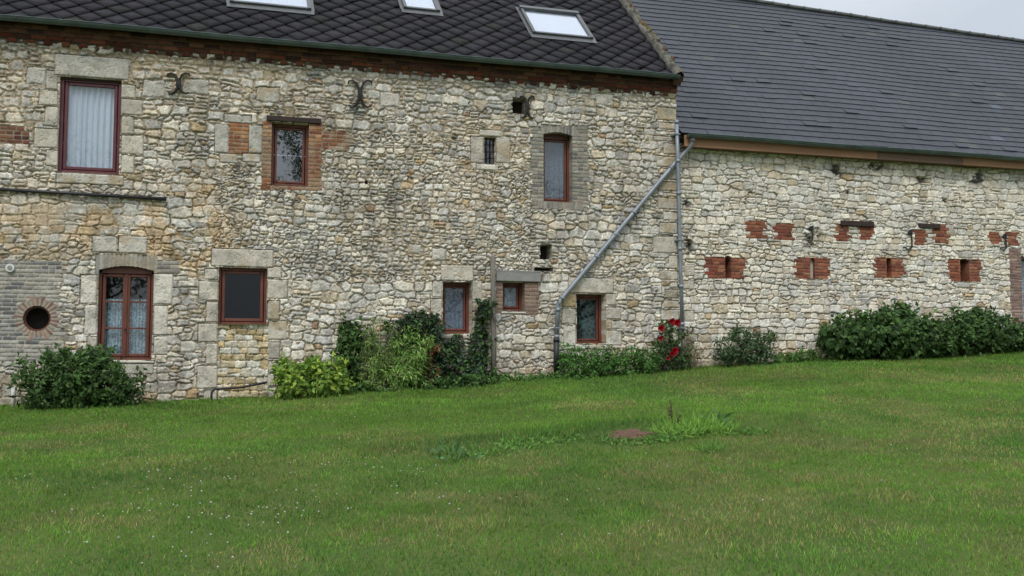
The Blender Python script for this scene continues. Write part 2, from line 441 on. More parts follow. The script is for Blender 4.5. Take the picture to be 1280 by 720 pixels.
    def emit(s, defs, depth=.34):
        """defs: pid -> (name, material, parent). One mesh per part, with the cheeks of its openings"""
        nu, nv = s.nu, s.nv
        idx = np.arange(nu * nv).reshape(nu, nv)
        op = s.O[:-1, :-1] & s.O[1:, :-1] & s.O[:-1, 1:] & s.O[1:, 1:]
        fp = s.P[:-1, :-1]
        q = np.stack([idx[:-1, :-1], idx[1:, :-1], idx[1:, 1:], idx[:-1, 1:]], -1)
        co = np.stack([s.U, -s.H, s.V], -1).reshape(-1, 3); cc = np.clip(s.C.reshape(-1, 3), .01, .85)
        sk = {}
        def add_sk(pid, a, b): sk.setdefault(pid, []).append(np.stack([a, b], -1))
        def bound(A, B, ea, eb):                                     # A solid face, B open face
            for sol, opn in ((A, B), (B, A)):
                m = (~op[sol]) & op[opn]
                pids = fp[sol][m]; a = ea[m]; b = eb[m]
                for p in np.unique(pids):
                    k = pids == p; add_sk(int(p), a[k], b[k])
        bound((slice(0, -1), slice(None)), (slice(1, None), slice(None)), idx[1:-1, :-1], idx[1:-1, 1:])
        bound((slice(None), slice(0, -1)), (slice(None), slice(1, None)), idx[:-1, 1:-1], idx[1:, 1:-1])
        objs = []
        for pid, (name, mat, parent) in defs.items():
            m = (~op) & (fp == pid)
            f = q[m]
            if not len(f): print('EMPTY PART', pid, name); continue
            used, inv = np.unique(f.ravel(), return_inverse=True)
            v = co[used]; c = cc[used]; ff = inv.reshape(-1, 4)
            if pid in sk:
                e = np.concatenate(sk[pid]); eu, ei = np.unique(e.ravel(), return_inverse=True); ei = ei.reshape(-1, 2)
                n0 = len(v); ne = len(eu); v1 = co[eu]; rows = [v1]
                for dd in (.03, .12, depth):
                    w = v1.copy(); w[:, 1] = np.where(dd < depth, np.maximum(v1[:, 1], 0) * 0 + dd, depth); rows.append(w)
                v = np.concatenate([v] + rows); c = np.concatenate([c] + [cc[eu]] * 4)
                qs = []
                for k in range(3):
                    qs.append(np.stack([ei[:, 0] + n0 + k * ne, ei[:, 1] + n0 + k * ne, ei[:, 1] + n0 + (k + 1) * ne, ei[:, 0] + n0 + (k + 1) * ne], -1))
                ff = np.concatenate([ff] + qs)
            objs.append(mesh_np(name, v, ff, mat, parent, c, smooth=True))
        return objs

def gauss(U, V, px, py, rx, ry):
    cu, cv = W(px, py); a = rx / 75.0; b = ry / 75.0
    return np.exp(-((U - cu) / a) ** 2 - ((V - cv) / b) ** 2)

# ------------------------------------------------------------------ terrain
_bp = [(-400, 505), (0, 508), (130, 505), (265, 500), (340, 497), (450, 488), (560, 482), (620, 475), (690, 471), (770, 468), (850, 461), (930, 455), (1020, 449), (1180, 442), (1280, 434)]
_bx = np.array([at(a, b, -.15)[0] for a, b in _bp]); _bz = np.array([at(a, b, -.15)[2] for a, b in _bp])
_bx = np.append(_bx, 40.0); _bz = np.append(_bz, 2.6)
def ground_z(x, y):
    x = np.asarray(x, float); y = np.asarray(y, float)
    zb = np.interp(x, _bx, _bz)
    zf = 0.02 * np.clip(x, -30, 30)
    t = np.clip(-y / D, 0, 1.0)
    z = zb * (1 - t) + zf * t
    z = np.where(y < -D, zf - (-y - D) * .004, z)
    fade = np.clip(-y / 1.5, 0, 1)
    z = z + fade * ((fbm(x, y, 3.1, 2, 3) - .5) * .14 + (fbm(x, y, .7, 4, 2) - .5) * .04)
    # a low bank across the lawn
    c = at(720, 560, -6)
    yl = -6.3 + .10 * (x - 2)
    z = z + .07 * np.exp(-((y - yl) / .7) ** 2) * np.exp(-((x - 3.3) / 3.0) ** 2)
    return z

# ================================================================== FARMHOUSE
XL, XR, ZE = -6.6, 8.05, 6.62
res = .010
house = thing('farmhouse', 'long rubble stone farmhouse with dark diamond tiled roof and red brown windows', 'house', (0, 0, 0))
barn = thing('barn', 'whitish stone barn with blue grey slate roof and red brick patches', 'barn', (12, 0, 0))

hw = Wall(XL, XR, .7, 6.72, res, 21, 'house')

def upper_band(V): return sstep(V, 4.2, 5.6)  # mask of the upper wall, where mortar joints are wider and flusher
def h_gap(U, V):
    g = .004 + .008 * fbm(U, V, .6, 1, 3) + .002 * upper_band(V)
    g += .010 * gauss(U, V, 220, 70, 300, 60) + .006 * gauss(U, V, 520, 300, 90, 50)
    return g
def h_mh(U, V):
    m = -.0165 + .016 * sstep(fbm(U, V, .7, 2, 4), .40, .64)
    m += .008 * upper_band(V) - .005 * sstep(U, 4.5, 7.5) * (1 - upper_band(V))
    m -= .035 * sstep(fbm(U, V, .35, 9, 3), .62, .72)
    return np.clip(m, -.055, .000)
def stain(U, V):
    org = gauss(U, V, 150, 290, 130, 45) + .8 * gauss(U, V, 235, 300, 40, 60) + .9 * gauss(U, V, 60, 300, 120, 30) + .5 * gauss(U, V, 190, 370, 30, 60) + .6 * gauss(U, V, 600, 190, 60, 60) * .6 + .7 * gauss(U, V, 690, 285, 22, 14) + .35 * gauss(U, V, 170, 120, 250, 80)
    org = org * sstep(fbm(U, V, .35, 3, 4), .40, .62)
    gry = gauss(U, V, 85, 290, 25, 60) + .7 * gauss(U, V, 540, 290, 130, 40) + .7 * gauss(U, V, 380, 350, 60, 60) + .5 * gauss(U, V, 640, 120, 200, 30) + .4 * gauss(U, V, 480, 110, 200, 40)
    gry = gry * sstep(fbm(U, V, .5, 5, 4), .35, .65)
    return np.clip(org, 0, 1), np.clip(gry, 0, 1)
def h_mc(U, V):
    c = np.array([.40, .325, .225]) * (1 + (fbm(U, V, .3, 6, 4) - .5)[..., None] * .7)
    pale = (sstep(U, 3, 7) * (1 - upper_band(V)) * .6)[..., None]
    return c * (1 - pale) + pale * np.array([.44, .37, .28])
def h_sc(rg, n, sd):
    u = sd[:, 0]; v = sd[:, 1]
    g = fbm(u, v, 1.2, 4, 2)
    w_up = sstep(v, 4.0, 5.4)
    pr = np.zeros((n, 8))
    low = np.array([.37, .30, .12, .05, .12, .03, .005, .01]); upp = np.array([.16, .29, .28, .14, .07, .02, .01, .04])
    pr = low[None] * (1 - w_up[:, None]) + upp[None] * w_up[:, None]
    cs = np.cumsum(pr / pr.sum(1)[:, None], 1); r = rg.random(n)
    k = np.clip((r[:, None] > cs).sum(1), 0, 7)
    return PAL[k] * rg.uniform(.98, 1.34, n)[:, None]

full = (XL, .7, XR, 6.72)
sdA = hw.seeds(full, .07, .175, (.95, 2.0), .024, .12, 4)
# finer rubble in the middle band: drop some big ones for small ones
extra = hw.seeds(R(300, 180, 640, 345), .06, .12, (.95, 1.8), .018, .10, 3)
rr_ = R(300, 180, 640, 345)
ins = (sdA[:, 0] > rr_[0]) & (sdA[:, 0] < rr_[2]) & (sdA[:, 1] > rr_[1]) & (sdA[:, 1] < rr_[3])
sdA = np.concatenate([sdA[~ins], extra])
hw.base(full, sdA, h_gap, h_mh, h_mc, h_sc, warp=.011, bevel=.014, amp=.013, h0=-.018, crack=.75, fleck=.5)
ogn, gry = stain(hw.U, hw.V)
o3 = (ogn * .55)[..., None]; g3 = (gry * .45)[..., None]
hw.C = hw.C * (1 - o3) + o3 * (np.array([.275, .170, .062]) * (.6 + .9 * hw.C.mean(-1, keepdims=True) / .35))
hw.C = hw.C * (1 - g3) + g3 * (np.array([.25, .255, .245]) * (.5 + .9 * hw.C.mean(-1, keepdims=True) / .35))
# rain streaks and grimy patches
stk = sstep(fbm(hw.U, hw.V * .16, .22, 4, 4), .50, .68) * sstep(fbm(hw.U, hw.V, 1.4, 7, 3), .42, .62)
grm = sstep(fbm(hw.U, hw.V, .55, 10, 5), .54, .70)
hw.C = hw.C * (1 - .28 * stk[..., None]) * (1 - grm[..., None] * np.array([.20, .19, .17]))
for q in [(73, 225, 151), (339, 240, 387), (595, 218, 623), (679, 262, 716), (285, 205, 318)]:
    a_ = R(q[0], q[1], q[2], q[1] + 60); msk = sstep(hw.U, a_[0] - .08, a_[0] + .1) * (1 - sstep(hw.U, a_[2] - .1, a_[2] + .08)) * np.clip((hw.V - a_[1]) / (a_[3] - a_[1]), 0, 1) * (hw.V < a_[3] + .05)
    hw.C = hw.C * (1 - .35 * (msk * sstep(fbm(hw.U, hw.V * .2, .1, 5, 3), .35, .6))[..., None])
# smoother rendered patch, left
rm = (gauss(hw.U, hw.V, 90, 300, 55, 75) + .8 * gauss(hw.U, hw.V, 50, 430, 70, 60)) * .9 * sstep(fbm(hw.U, hw.V, .4, 8, 4), .42, .55)
hw.H = hw.H * (1 - rm * .75) + rm * .75 * .0; r3 = (rm * .55)[..., None]; hw.C = hw.C * (1 - r3) + r3 * np.array([.29, .26, .2])
# damp, dirty foot of the wall
zg = np.interp(hw.U, _bx, _bz); ft = (1 - sstep(hw.V - zg, .0, .55 + .3 * fbm(hw.U, hw.V, .6, 2, 3))) * .45
f3 = ft[..., None]; hw.C = hw.C * (1 - f3) + f3 * hw.C * np.array([.62, .52, .40])

DRESS = (.52, .475, .395); DRESSW = (.60, .56, .48); DRESSG = (.46, .435, .38)
parts = {}          # pid -> (name, mat, parent placeholder)
_pid = [0]
def newpid(name, mat=None, parent=None):
    _pid[0] += 1; parts[_pid[0]] = [name, mat or M['masonry'], parent]; return _pid[0]

# big squared stones scattered in the rubble
for q, c in [((228, 98, 262, 118), DRESSG), ((744, 117, 767, 132), DRESSW), ((475, 116, 500, 134), DRESSW), ((320, 108, 350, 128), DRESSG), ((592, 318, 609, 326), DRESSW), ((510, 305, 527, 318), DRESSW), ((539, 310, 558, 326), DRESSW), ((33, 84, 58, 106), DRESSG), ((178, 100, 206, 122), DRESSG), ((640, 372, 652, 388), DRESSG),
             ((756, 400, 783, 412), DRESSW), ((225, 425, 245, 440), DRESSW), ((215, 345, 235, 352), DRESSW)]:
    hw.block(R(*q), c, 0, bev=.03, warp=.022, rough=.01)

# brick patches in the rubble (one part each)
def patch(w, q, pal, name='brick_patch', **kw):
    p = newpid(name, M['brick']); w.bricks(R(*q), pal, p, **kw); return p
H_PIDS0 = _pid[0] + 1
patch(hw, (404, 163, 432, 188), (BRK_ORG + BRK_DARK) * .5, jag=.16, stain=.95)
patch(hw, (-30, 156, 28, 178), BRK_DARK, jag=.12, stain=.3)
patch(hw, (345, 225, 384, 233), BRK_RED, jag=.05)
pg = patch(hw, (-60, 325, 70, 452), BRK_PALE, jag=.16, mort=(.40, .37, .31), stain=.6, gap=.013, bl=.2, bh=.064)
pa = newpid('brick_patch', M['brick']); hw.bricks(R(186, 325, 222, 342), BRK_PALE, pa, jag=.05, mort=(.34, .3, .24), stain=.4)

# ---- quoins at the joint with the barn, one part each
QU = [(829, 110, 846, 124), (821, 134, 846, 151), (823, 153, 846, 162), (832, 164, 846, 169), (817, 170, 846, 177), (829, 179, 846, 193), (820, 195, 846, 209), (829, 211, 847, 225), (823, 227, 847, 239), (833, 241, 847, 246), (822, 247, 847, 262), (829, 264, 847, 276), (824, 278, 847, 292), (816, 295, 847, 317), (836, 319, 848, 336), (824, 338, 848, 350), (838, 352, 848, 360), (831, 361, 848, 373), (830, 375, 849, 385), (826, 387, 849, 401), (836, 403, 849, 414), (826, 416, 849, 430), (834, 432, 849, 444)]
for i, q in enumerate(QU):
    hw.block(R(*q), random.choice([DRESS, DRESS, (.42, .36, .26), DRESSW]), newpid('quoin'), rough=.009, warp=.011, bev=.018)

# ---- windows of the house
WIN = []
def window_masonry(wall, key, label, opening, arch, blocks, lintels, sill=None, brickz=(), timber=None):
    lp = None; side = {}; xm = (opening[0] + opening[2]) / 2
    def sid(q):
        wide = q[2] - q[0] > .6 * (opening[2] - opening[0]) and q[0] < xm < q[2] or (q[1] >= opening[3] - 1 and q[1] > opening[1] + 20 and key == 'G')
        k = ('arch_bricks' if q[3] < (opening[1] + opening[3]) / 2 else 'brick_sill') if wide else ('jamb', q[0] > xm)
        if k not in side:
            side[k] = newpid(k if isinstance(k, str) else 'jamb'); parts[side[k]][2] = key
        return side[k]
    for q, pal, kw in brickz: wall.bricks(R(*q), pal, sid(q), **kw)
    for b in blocks: wall.block(R(*b[:4]), b[4] if len(b) > 4 else DRESS, 0 if key == 'H' and b[1] > 410 else sid(b[:4]), bev=.016, rough=.007)
    if sill:
        pp = newpid('stone_sill'); parts[pp][2] = key; wall.block(R(*sill), DRESSW, pp, h=.02)
    if lintels:
        lp = newpid('lintel')
        for l in lintels: wall.block(R(*l[:4]), l[4] if len(l) > 4 else DRESS, lp, h=.014, bev=.014)
    r = R(*opening); wall.open_rect(r, arch)
    WIN.append(dict(key=key, label=label, r=r, arch=arch, lp=lp, timber=timber))
    if lp: parts[lp][2] = key

window_masonry(hw, 'A', 'large burgundy framed upstairs window with a white curtain', (73, 97.5, 151, 217), 0,
    [(57, 88, 73, 112), (48, 112, 73, 132), (55, 133, 73, 158), (42, 160, 73, 185), (57, 187, 73, 208), (151, 106, 170, 123), (151, 124, 179, 144), (151, 145, 168, 168), (151, 169, 180, 193), (151, 193.5, 168, 217)],
    [(68, 70, 162, 97.5, DRESSG)], sill=(70, 217, 155, 231))
window_masonry(hw, 'B', 'small upstairs window under a dark timber lintel with orange brick jambs', (339, 153, 386.5, 232), 0,
    [], None, brickz=[((328, 152, 339.5, 238), BRK_ORG, dict(jag=.03, stain=.5)), ((386, 152, 401, 238), BRK_ORG, dict(jag=.04, stain=.5)), ((333, 231, 398, 238), BRK_ORG, dict(stain=.6))], timber=(333, 147, 401, 154))
window_masonry(hw, 'C', 'upstairs window with a grey brick surround and speckled net curtain', (679, 165, 716, 252.5), .05,
    [], None, brickz=[((666, 158, 679.5, 262), BRK_GREY, dict(jag=.06, mort=(.33, .3, .25))), ((715.5, 158, 733, 264), BRK_GREY, dict(jag=.06, mort=(.33, .3, .25))), ((676, 156.5, 720, 169), BRK_GREY, dict(vertical=True, bh=.058, mort=(.33, .3, .25))), ((672, 252, 728, 261), BRK_GREY, dict(vertical=True, bh=.058, stain=.6, mort=(.33, .3, .25)))])
window_masonry(hw, 'D', 'narrow barred slit window set in pale dressed stone', (604.5, 171, 620, 205), 0,
    [(588, 170, 604.5, 204), (620, 170, 638, 204)], [(599, 162, 627, 171)], sill=(595, 205, 623, 213))
window_masonry(hw, 'G', 'tall arched double casement window with lace in its lower panes', (121.5, 332, 191.5, 450.5), .07,
    [(100, 343, 121.5, 380, DRESSW), (105, 381, 121.5, 419, DRESSW), (108, 420, 121.5, 450), (191.5, 342, 216, 381, DRESSW), (191.5, 382, 210, 419, DRESSW), (191.5, 420, 210, 444, DRESSW), (150, 452, 192, 468, DRESSW), (122, 452, 149, 468, DRESSG)],
    [(115, 295, 147, 316, DRESSW), (148, 295, 184, 317, DRESSW)], brickz=[((119, 318, 197, 345), BRK_PALE, dict(vertical=True, bh=.062, mort=(.38, .33, .25), stain=.8, mk=None))], sill=(121, 450, 193, 455))
window_masonry(hw, 'H', 'plain dark window above a doorway walled up with yellowish stone', (272.5, 334, 334, 406), 0,
    [(255, 336, 272.5, 350), (248, 351, 272.5, 376), (257, 377, 272.5, 403), (247, 404, 272, 428), (257, 429, 272, 456), (246, 457, 272, 486), (334, 333, 352, 348), (334, 349, 360, 374), (334, 375, 350, 400), (335, 401, 359, 425), (335, 427, 350, 449), (335, 451, 360, 466), (334.5, 467, 349, 483), (334.5, 484, 356, 500), (254, 487, 272, 501)],
    [(264, 311, 342, 334)])
window_masonry(hw, 'I', 'ground floor window with blue grey lace behind the climbing plants', (553, 352, 590, 417.5), 0,
    [(540, 351, 553, 372, DRESSW), (538, 373, 553, 401), (543, 402, 553, 418), (590, 350, 603, 376), (590, 377, 604, 400), (590, 401, 601, 418)],
    [(551, 331, 592, 351.5)], sill=(550, 417.5, 593, 424))
window_masonry(hw, 'J', 'tiny square window under a grey concrete lintel with brick jambs', (628, 352, 656.5, 389), 0,
    [], None, brickz=[((620, 352, 628.5, 392), BRK_PINK, dict(stain=.4)), ((656, 352, 672, 394), BRK_PINK, dict(jag=.03, stain=.3))], sill=(626, 389, 658, 393))
window_masonry(hw, 'K', 'ground floor window with dark patterned net beside the diagonal pipe', (720, 367, 757, 430), 0,
    [(702, 367, 720, 384, (.42, .34, .2)), (702, 385, 720, 405), (704, 406, 720, 433, DRESSW), (757, 367, 770, 382), (757, 384, 776, 399), (757, 400, 765, 412), (757, 413, 777, 432, DRESSW)],
    [(710, 347, 767, 367)], sill=(718, 430.5, 760, 437))

# gable end of the walled up doorway
ri = R(272.5, 406.5, 334.5, 500)
pd = newpid('doorway_infill')
def inf_sc(rg, n, sd): return np.array([(.62, .57, .44), (.58, .48, .30), (.52, .40, .22), (.64, .61, .52)])[rg.integers(0, 4, n)] * rg.uniform(.85, 1.12, n)[:, None]
sdI = hw.seeds(ri, .09, .15, (1.1, 2.0), .004, .0, 0)
hw.base(ri, sdI, lambda U, V: .005 + 0 * U, lambda U, V: -.03 + .006 * vn(U, V, .1, 1), lambda U, V: np.array([.16, .14, .105]) * (1 + 0 * U[..., None]), inf_sc, bevel=.014, amp=.016, warp=.007, p=6, pid=pd, recess=.03, crack=.5, fleck=.3)

# blocked brick niche
pn = newpid('blocked_niche', M['brick'])
hw.bricks(R(286, 154, 310.5, 193), BRK_ORG, pn, bh=.065)
pns = newpid('niche_surround')
for b in [(280, 143, 315, 154), (268, 155, 286, 191), (310.5, 156, 328, 192), (274, 192, 297, 204), (303, 192, 326, 203)]:
    hw.block(R(*b), DRESSG, pns)

# round opening with radial bricks
cu, cv = W(46, 398); RO = .20
prr = newpid('round_surround', M['brick'])
dd = np.sqrt((hw.U - cu) ** 2 + (hw.V - cv) ** 2); an = np.arctan2(hw.V - cv, hw.U - cu)
nb = 26; kk = np.floor((an + math.pi) / (2 * math.pi) * nb).astype(int) % nb; fr = (an + math.pi) / (2 * math.pi) * nb % 1
out_r = RO + rng.uniform(.07, .15, nb)[kk]
m = (dd < out_r) & (dd > RO - .05)
e = sstep(np.minimum(fr, 1 - fr) * dd * 2 * math.pi / nb, .010, .022)[..., None]
bc = np.concatenate([BRK_PINK, BRK_GREY[:2] * 1.1, BRK_PINK[1:3] * 1.3])[rng.integers(0, 9, nb)][kk]
hw.C[m] = (bc * e + np.array([.34, .29, .22]) * (1 - e))[m]; hw.H[m] = (.006 * e[..., 0])[m]; hw.P[m] = prr
hw.open_circle(cu, cv, RO)
# square putlog holes
HOLES = [(640, 122, 659, 143), (674.5, 305, 690, 325), (667, 334, 692, 339.5), (456, 225, 460, 231)]
for q in HOLES: hw.open_rect(R(*q))

PANES = []
def boxes(mb, r, y0, y1, w, bev=.006, arch=0.0):
    u0, v0, u1, v1 = r
    mb.box(u0, y0, v0, u0 + w, y1, v1 - arch, bev); mb.box(u1 - w, y0, v0, u1, y1, v1 - arch, bev)
    mb.box(u0 + w, y0, v0, u1 - w, y1, v0 + w, bev)
    if not arch: mb.box(u0 + w, y0, v1 - w, u1 - w, y1, v1, bev)
    else:
        n = 10; cu_ = (u0 + u1) / 2; hw_ = (u1 - u0) / 2
        up_ = [(cu_ + hw_ * t, v1 - arch * t * t) for t in np.linspace(-1, 1, n)]
        lo_ = [(cu_ + hw_ * t, v1 - arch - w * .9) for t in np.linspace(-1, 1, n)]
        pts = [(a, y0, b) for a, b in up_] + [(a, y0, b) for a, b in lo_[::-1]]
        mb.prism(pts, (0, y1 - y0, 0))

def curtain(name, r, y, mat, parent, folds=0, amp=.012, seed=0):
    nx = 90; u = np.linspace(r[0], r[2], nx); v = np.linspace(r[1], r[3], 6)
    U, V = np.meshgrid(u, v, indexing='ij')
    Y = y + amp * np.sin((U - r[0]) * folds * 2 * math.pi / (r[2] - r[0]) + 2.2 * vn(U * 3, V * .3, .5, seed % 5)) * (.6 + .8 * vn(U * 5, V * .2, .4, 2))
    co = np.stack([U, Y, V], -1).reshape(-1, 3); idx = np.arange(nx * 6).reshape(nx, 6)
    q = np.stack([idx[:-1, :-1], idx[1:, :-1], idx[1:, 1:], idx[:-1, 1:]], -1).reshape(-1, 4)
    return mesh_np(name, co, q, mat, parent, smooth=True)

WOBJ = {}
SPEC = {  # key: depth, frame mat, frame width, glass, curtain(mat, top fraction, folds)
    'A': (.07, 'burgundy', .055, 'glass', ('linen', 1.0, 9, .02)), 'B': (.13, 'redwood', .05, 'coated', None),
    'C': (.17, 'redwood', .045, 'glass', ('greylace', 1.0, 5, .012)), 'G': (.09, 'redwood', .045, 'glass', ('lace', .70, 7, .012)),
    'H': (.08, 'redwood', .045, 'coatedlow', None), 'I': (.2, 'redwood', .05, 'glass', ('bluelace', 1.0, 5, .01)),
    'J': (.19, 'redwood', .05, 'glass', ('lace', 1.0, 6, .015)), 'K': (.19, 'redwood', .05, 'netglass', ('darklace', 1.0, 3, .006))}
M['netglass'] = glass_mat('net_window_glass', .8, (.8, .85, .85))
M['coatedlow'] = glass_mat('low_window_glass', .85, (.45, .52, .6))
for w in WIN:
    k = w['key']; r = w['r']
    if k == 'D':
        mb = MB(); y = .10
        boxes(mb, (r[0] - .01, r[1] - .01, r[2] + .01, r[3] + .01), y, y + .04, .022, .003)
        o = mb.build('slit_window', M['iron'], house); o['label'] = w['label']
        cu_ = (r[0] + r[2]) / 2
        for x in (cu_ - .035, cu_ + .035): mb = MB(); mb.tube([(x, y - .02, r[1]), (x, y - .02, r[3])], .008, 8); mb.build('bar', M['iron'], o)
        for t in (.25, .5, .75): mb = MB(); mb.tube([(r[0], y - .028, r[1] + (r[3] - r[1]) * t), (r[2], y - .028, r[1] + (r[3] - r[1]) * t)], .006, 8); mb.build('bar', M['iron'], o)
        mb = MB(); mb.box(r[0], y + .014, r[1], r[2], y + .02, r[3], 0); mb.build('pane', M['glass'], o)
        WOBJ[k] = o; continue
    dp, fm, fwid, gm, cur = SPEC[k]
    y = dp; e = .015
    R0 = (r[0] - e, r[1] - e, r[2] + e, r[3] + e * .5)
    mb = MB(); boxes(mb, R0, y, y + .07, fwid + e, .006, w['arch'])
    tall = (r[3] - r[1])
    o = mb.build('window', M[fm], house); o['label'] = w['label']
    # opening sash
    ins_ = .010 + fwid
    S = (r[0] + ins_, r[1] + ins_, r[2] - ins_, r[3] - ins_ - w['arch'])
    sashes = [S]
    if k == 'G':
        mid = (S[0] + S[2]) / 2; sashes = [(S[0], S[1], mid - .004, S[3]), (mid + .004, S[1], S[2], S[3])]
    for s_ in sashes:
        mb = MB(); sw = .05 if k in ('A', 'G', 'H') else .038
        boxes(mb, s_, y + .016, y + .06, sw, .008)
        if k == 'G':
            hgt = s_[3] - s_[1]
            for t in (.345, .665): mb.box(s_[0] + sw, y + .022, s_[1] + hgt * t - .014, s_[2] - sw, y + .052, s_[1] + hgt * t + .014, .004)
        so = mb.build('sash', M[fm], o)
        mb = MB(); mb.box(s_[0] + sw * .5, y + .035, s_[1] + sw * .5, s_[2] - sw * .5, y + .041, s_[3] - sw * .5, 0); mb.build('pane', M[gm], o)
        if cur:
            top = s_[1] + (s_[3] - s_[1]) * cur[1]
            curtain('curtain', (s_[0] + .01, s_[1] + .02, s_[2] - .01, top), y + .11, M[cur[0]], o, cur[2], cur[3], ord(k))
    if k == 'A': mb = MB(); mb.box(r[0] - .02, y - .03, r[3] - .035, r[2] + .02, y + .02, r[3] - .012, .004); mb.build('weather_bar', M['darkwood'], o)
    if k in ('A', 'G', 'K', 'C'):
        mb = MB(); mb.box(r[0] - .01, y - .045, r[1] - .012, r[2] + .01, y + .01, r[1] + .022, .006); mb.build('sill', M[fm], o)
    if k == 'G':
        mb = MB(); mb.box(mid - .014, y - .006, S[1], mid + .014, y + .02, S[3], .004); mb.build('cover_strip', M[fm], o)
        mb = MB(); mb.box(mid - .03, y - .05, S[1] + .42, mid + .03, y - .035, S[1] + .435, .003); mb.box(mid - .008, y - .04, S[1] + .41, mid + .008, y, S[1] + .445, .003); mb.build('handle', M['iron'], o)
    if w['timber']:
        t = R(*w['timber']); mb = MB(); mb.box(t[0], -.04, t[1] + .012, t[2], .12, t[3] + .004, .008); mb.build('timber_lintel', M['darkwood'], o)
    if k == 'J':
        t = R(620, 338.5, 675, 352); mb = MB(); mb.box(t[0], -.05, t[1], t[2], .2, t[3], .008); mb.build('concrete_lintel', M['concrete'], o)
    WOBJ[k] = o

defs = {0: ('front_wall', M['masonry'], house)}
for p, (n, mt, par) in parts.items(): defs[p] = (n, mt, WOBJ[par] if par in WOBJ else house)
hw.emit(defs)

# backs of the dark holes
for i, q in enumerate(HOLES):
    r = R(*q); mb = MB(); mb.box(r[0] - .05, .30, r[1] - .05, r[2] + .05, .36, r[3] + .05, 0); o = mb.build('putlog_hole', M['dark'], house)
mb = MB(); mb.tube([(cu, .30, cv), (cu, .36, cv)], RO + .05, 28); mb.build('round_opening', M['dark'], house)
mb = MB()
for k in range(32):
    a0 = 2 * math.pi * k / 32; a1 = 2 * math.pi * (k + 1) / 32
    P = lambda a, r_, y_: (cu + r_ * math.cos(a), y_, cv + r_ * math.sin(a))
    mb.poly([P(a0, RO - .0, .06), P(a1, RO - .0, .06), P(a1, RO - .035, .06), P(a0, RO - .035, .06)])
    mb.poly([P(a0, RO - .035, .06), P(a1, RO - .035, .06), P(a1, RO - .035, .14), P(a0, RO - .035, .14)])
mb.build('opening_ring', M['redwood'], house)

# ---- brick cornice: real bricks stepping out
def cornice():
    g = np.random.default_rng(4); V_, C_, F_ = [], [], []
    def brick(x0, x1, y0, y1, z0, z1, c):
        j = .003; x0 += g.uniform(-j, j); x1 += g.uniform(-j, j); y0 += g.uniform(-.006, .006); z0 += g.uniform(-j, j); z1 += g.uniform(-j, j)
        n = len(V_); b = .006
        vs = [(x0, y0 + b, z0), (x1, y0 + b, z0), (x1, y0 + b, z1), (x0, y0 + b, z1), (x0 + b, y0, z0 + b), (x1 - b, y0, z0 + b), (x1 - b, y0, z1 - b), (x0 + b, y0, z1 - b), (x0, y1, z0), (x1, y1, z0), (x1, y1, z1), (x0, y1, z1)]
        V_.extend(vs); C_.extend([c] * 12)
        for q in [(4, 5, 6, 7), (0, 1, 5, 4), (1, 2, 6, 5), (2, 3, 7, 6), (3, 0, 4, 7), (0, 8, 9, 1), (2, 10, 11, 3), (1, 9, 10, 2), (3, 11, 8, 0)]: F_.append([n + i for i in q])
    z = 6.455; rows = 4; bh = .064
    for r_ in range(rows):
        out = [.035, .055, .085, .12][r_]
        x = XL - .02 - g.uniform(0, .1)
        while x < XR - .04:
            head = (r_ == 0) or g.random() < .15
            l = .115 if head else .225
            if r_ == 0:
                o2 = out if (int(round((x - XL) / .127)) % 2) else -.012
            else: o2 = out
            pal = BRK_DARK if r_ > 1 or g.random() < .45 else BRK_RED * .62
            c = pal[g.integers(0, 5)] * g.uniform(.5, .95)
            brick(x, min(x + l, XR - .005 + .012 * (r_ % 2)), -o2, .05, z + r_ * (bh + .009), z + r_ * (bh + .009) + bh, c)
            x += l + .012
    mesh_np('brick_cornice', V_, F_, M['brick'], house, np.clip(np.array(C_), 0.01, 1))
    mb = MB(); 
    for r_ in range(rows): mb.box(XL, -[.01, .036, .07, .105, .135][r_], z - .01 + r_ * .073, XR, .04, z + .066 + r_ * .073, 0)
    mb.build('cornice_mortar', flat_mat('cornice_mortar', (.12, .085, .06), .95, .4, 30, bump=.6), house)
cornice()

# ---- house body
YB = 8.2
mb = MB(); mb.box(XL, .36, .3, XL + .3, YB, 6.6, 0); mb.build('side_wall', M['plainwall'], house); mb = MB(); mb.box(XR - .32, .36, .3, XR - .02, YB, 6.6, 0); mb.build('side_wall', M['plainwall'], house)
mb = MB(); mb.box(XL, YB, .3, XR - .02, YB + .3, 6.6, 0); mb.build('rear_wall', M['plainwall'], house)

# ---- roof plane
AH = math.radians(42); Y0 = -.20; Z0 = 6.80
def roof_pt(x, s, lift=0.0, a=AH, y0=Y0, z0=Z0):
    return (x, y0 + s * math.cos(a) - lift * math.sin(a), z0 + s * math.sin(a) + lift * math.cos(a))
SR = (YB / 2 + .2) / math.cos(AH) + .05
mb = MB()
a0 = roof_pt(XL, 0, -.09); a1 = roof_pt(XL, SR, -.09); back = (XL, YB + .5, Z0 - .09)
b0 = roof_pt(XL, 0, -.01); b1 = roof_pt(XL, SR, -.01)
mb.prism([a0, a1, (XL, YB + .6, a0[2]), (XL, YB + .6, b0[2]), b1, b0], (XR - XL - .05, 0, 0))
roof = mb.build('roof', M['roofdark'], house)
# gable triangles
gz = roof_pt(0, SR, -.12)
mb = MB()
mb.prism([(XR - .3, 0.0, 6.55), (XR - .3, YB + .3, 6.55), (XR - .3, gz[1], gz[2])], (.29, 0, 0)); mb.build('gable', M['plainwall'], house); mb = MB(); mb.prism([(XL + .02, 0, 6.55), (XL + .02, YB + .3, 6.55), (XL + .02, gz[1], gz[2])], (.25, 0, 0)); mb.build('gable', M['plainwall'], house)

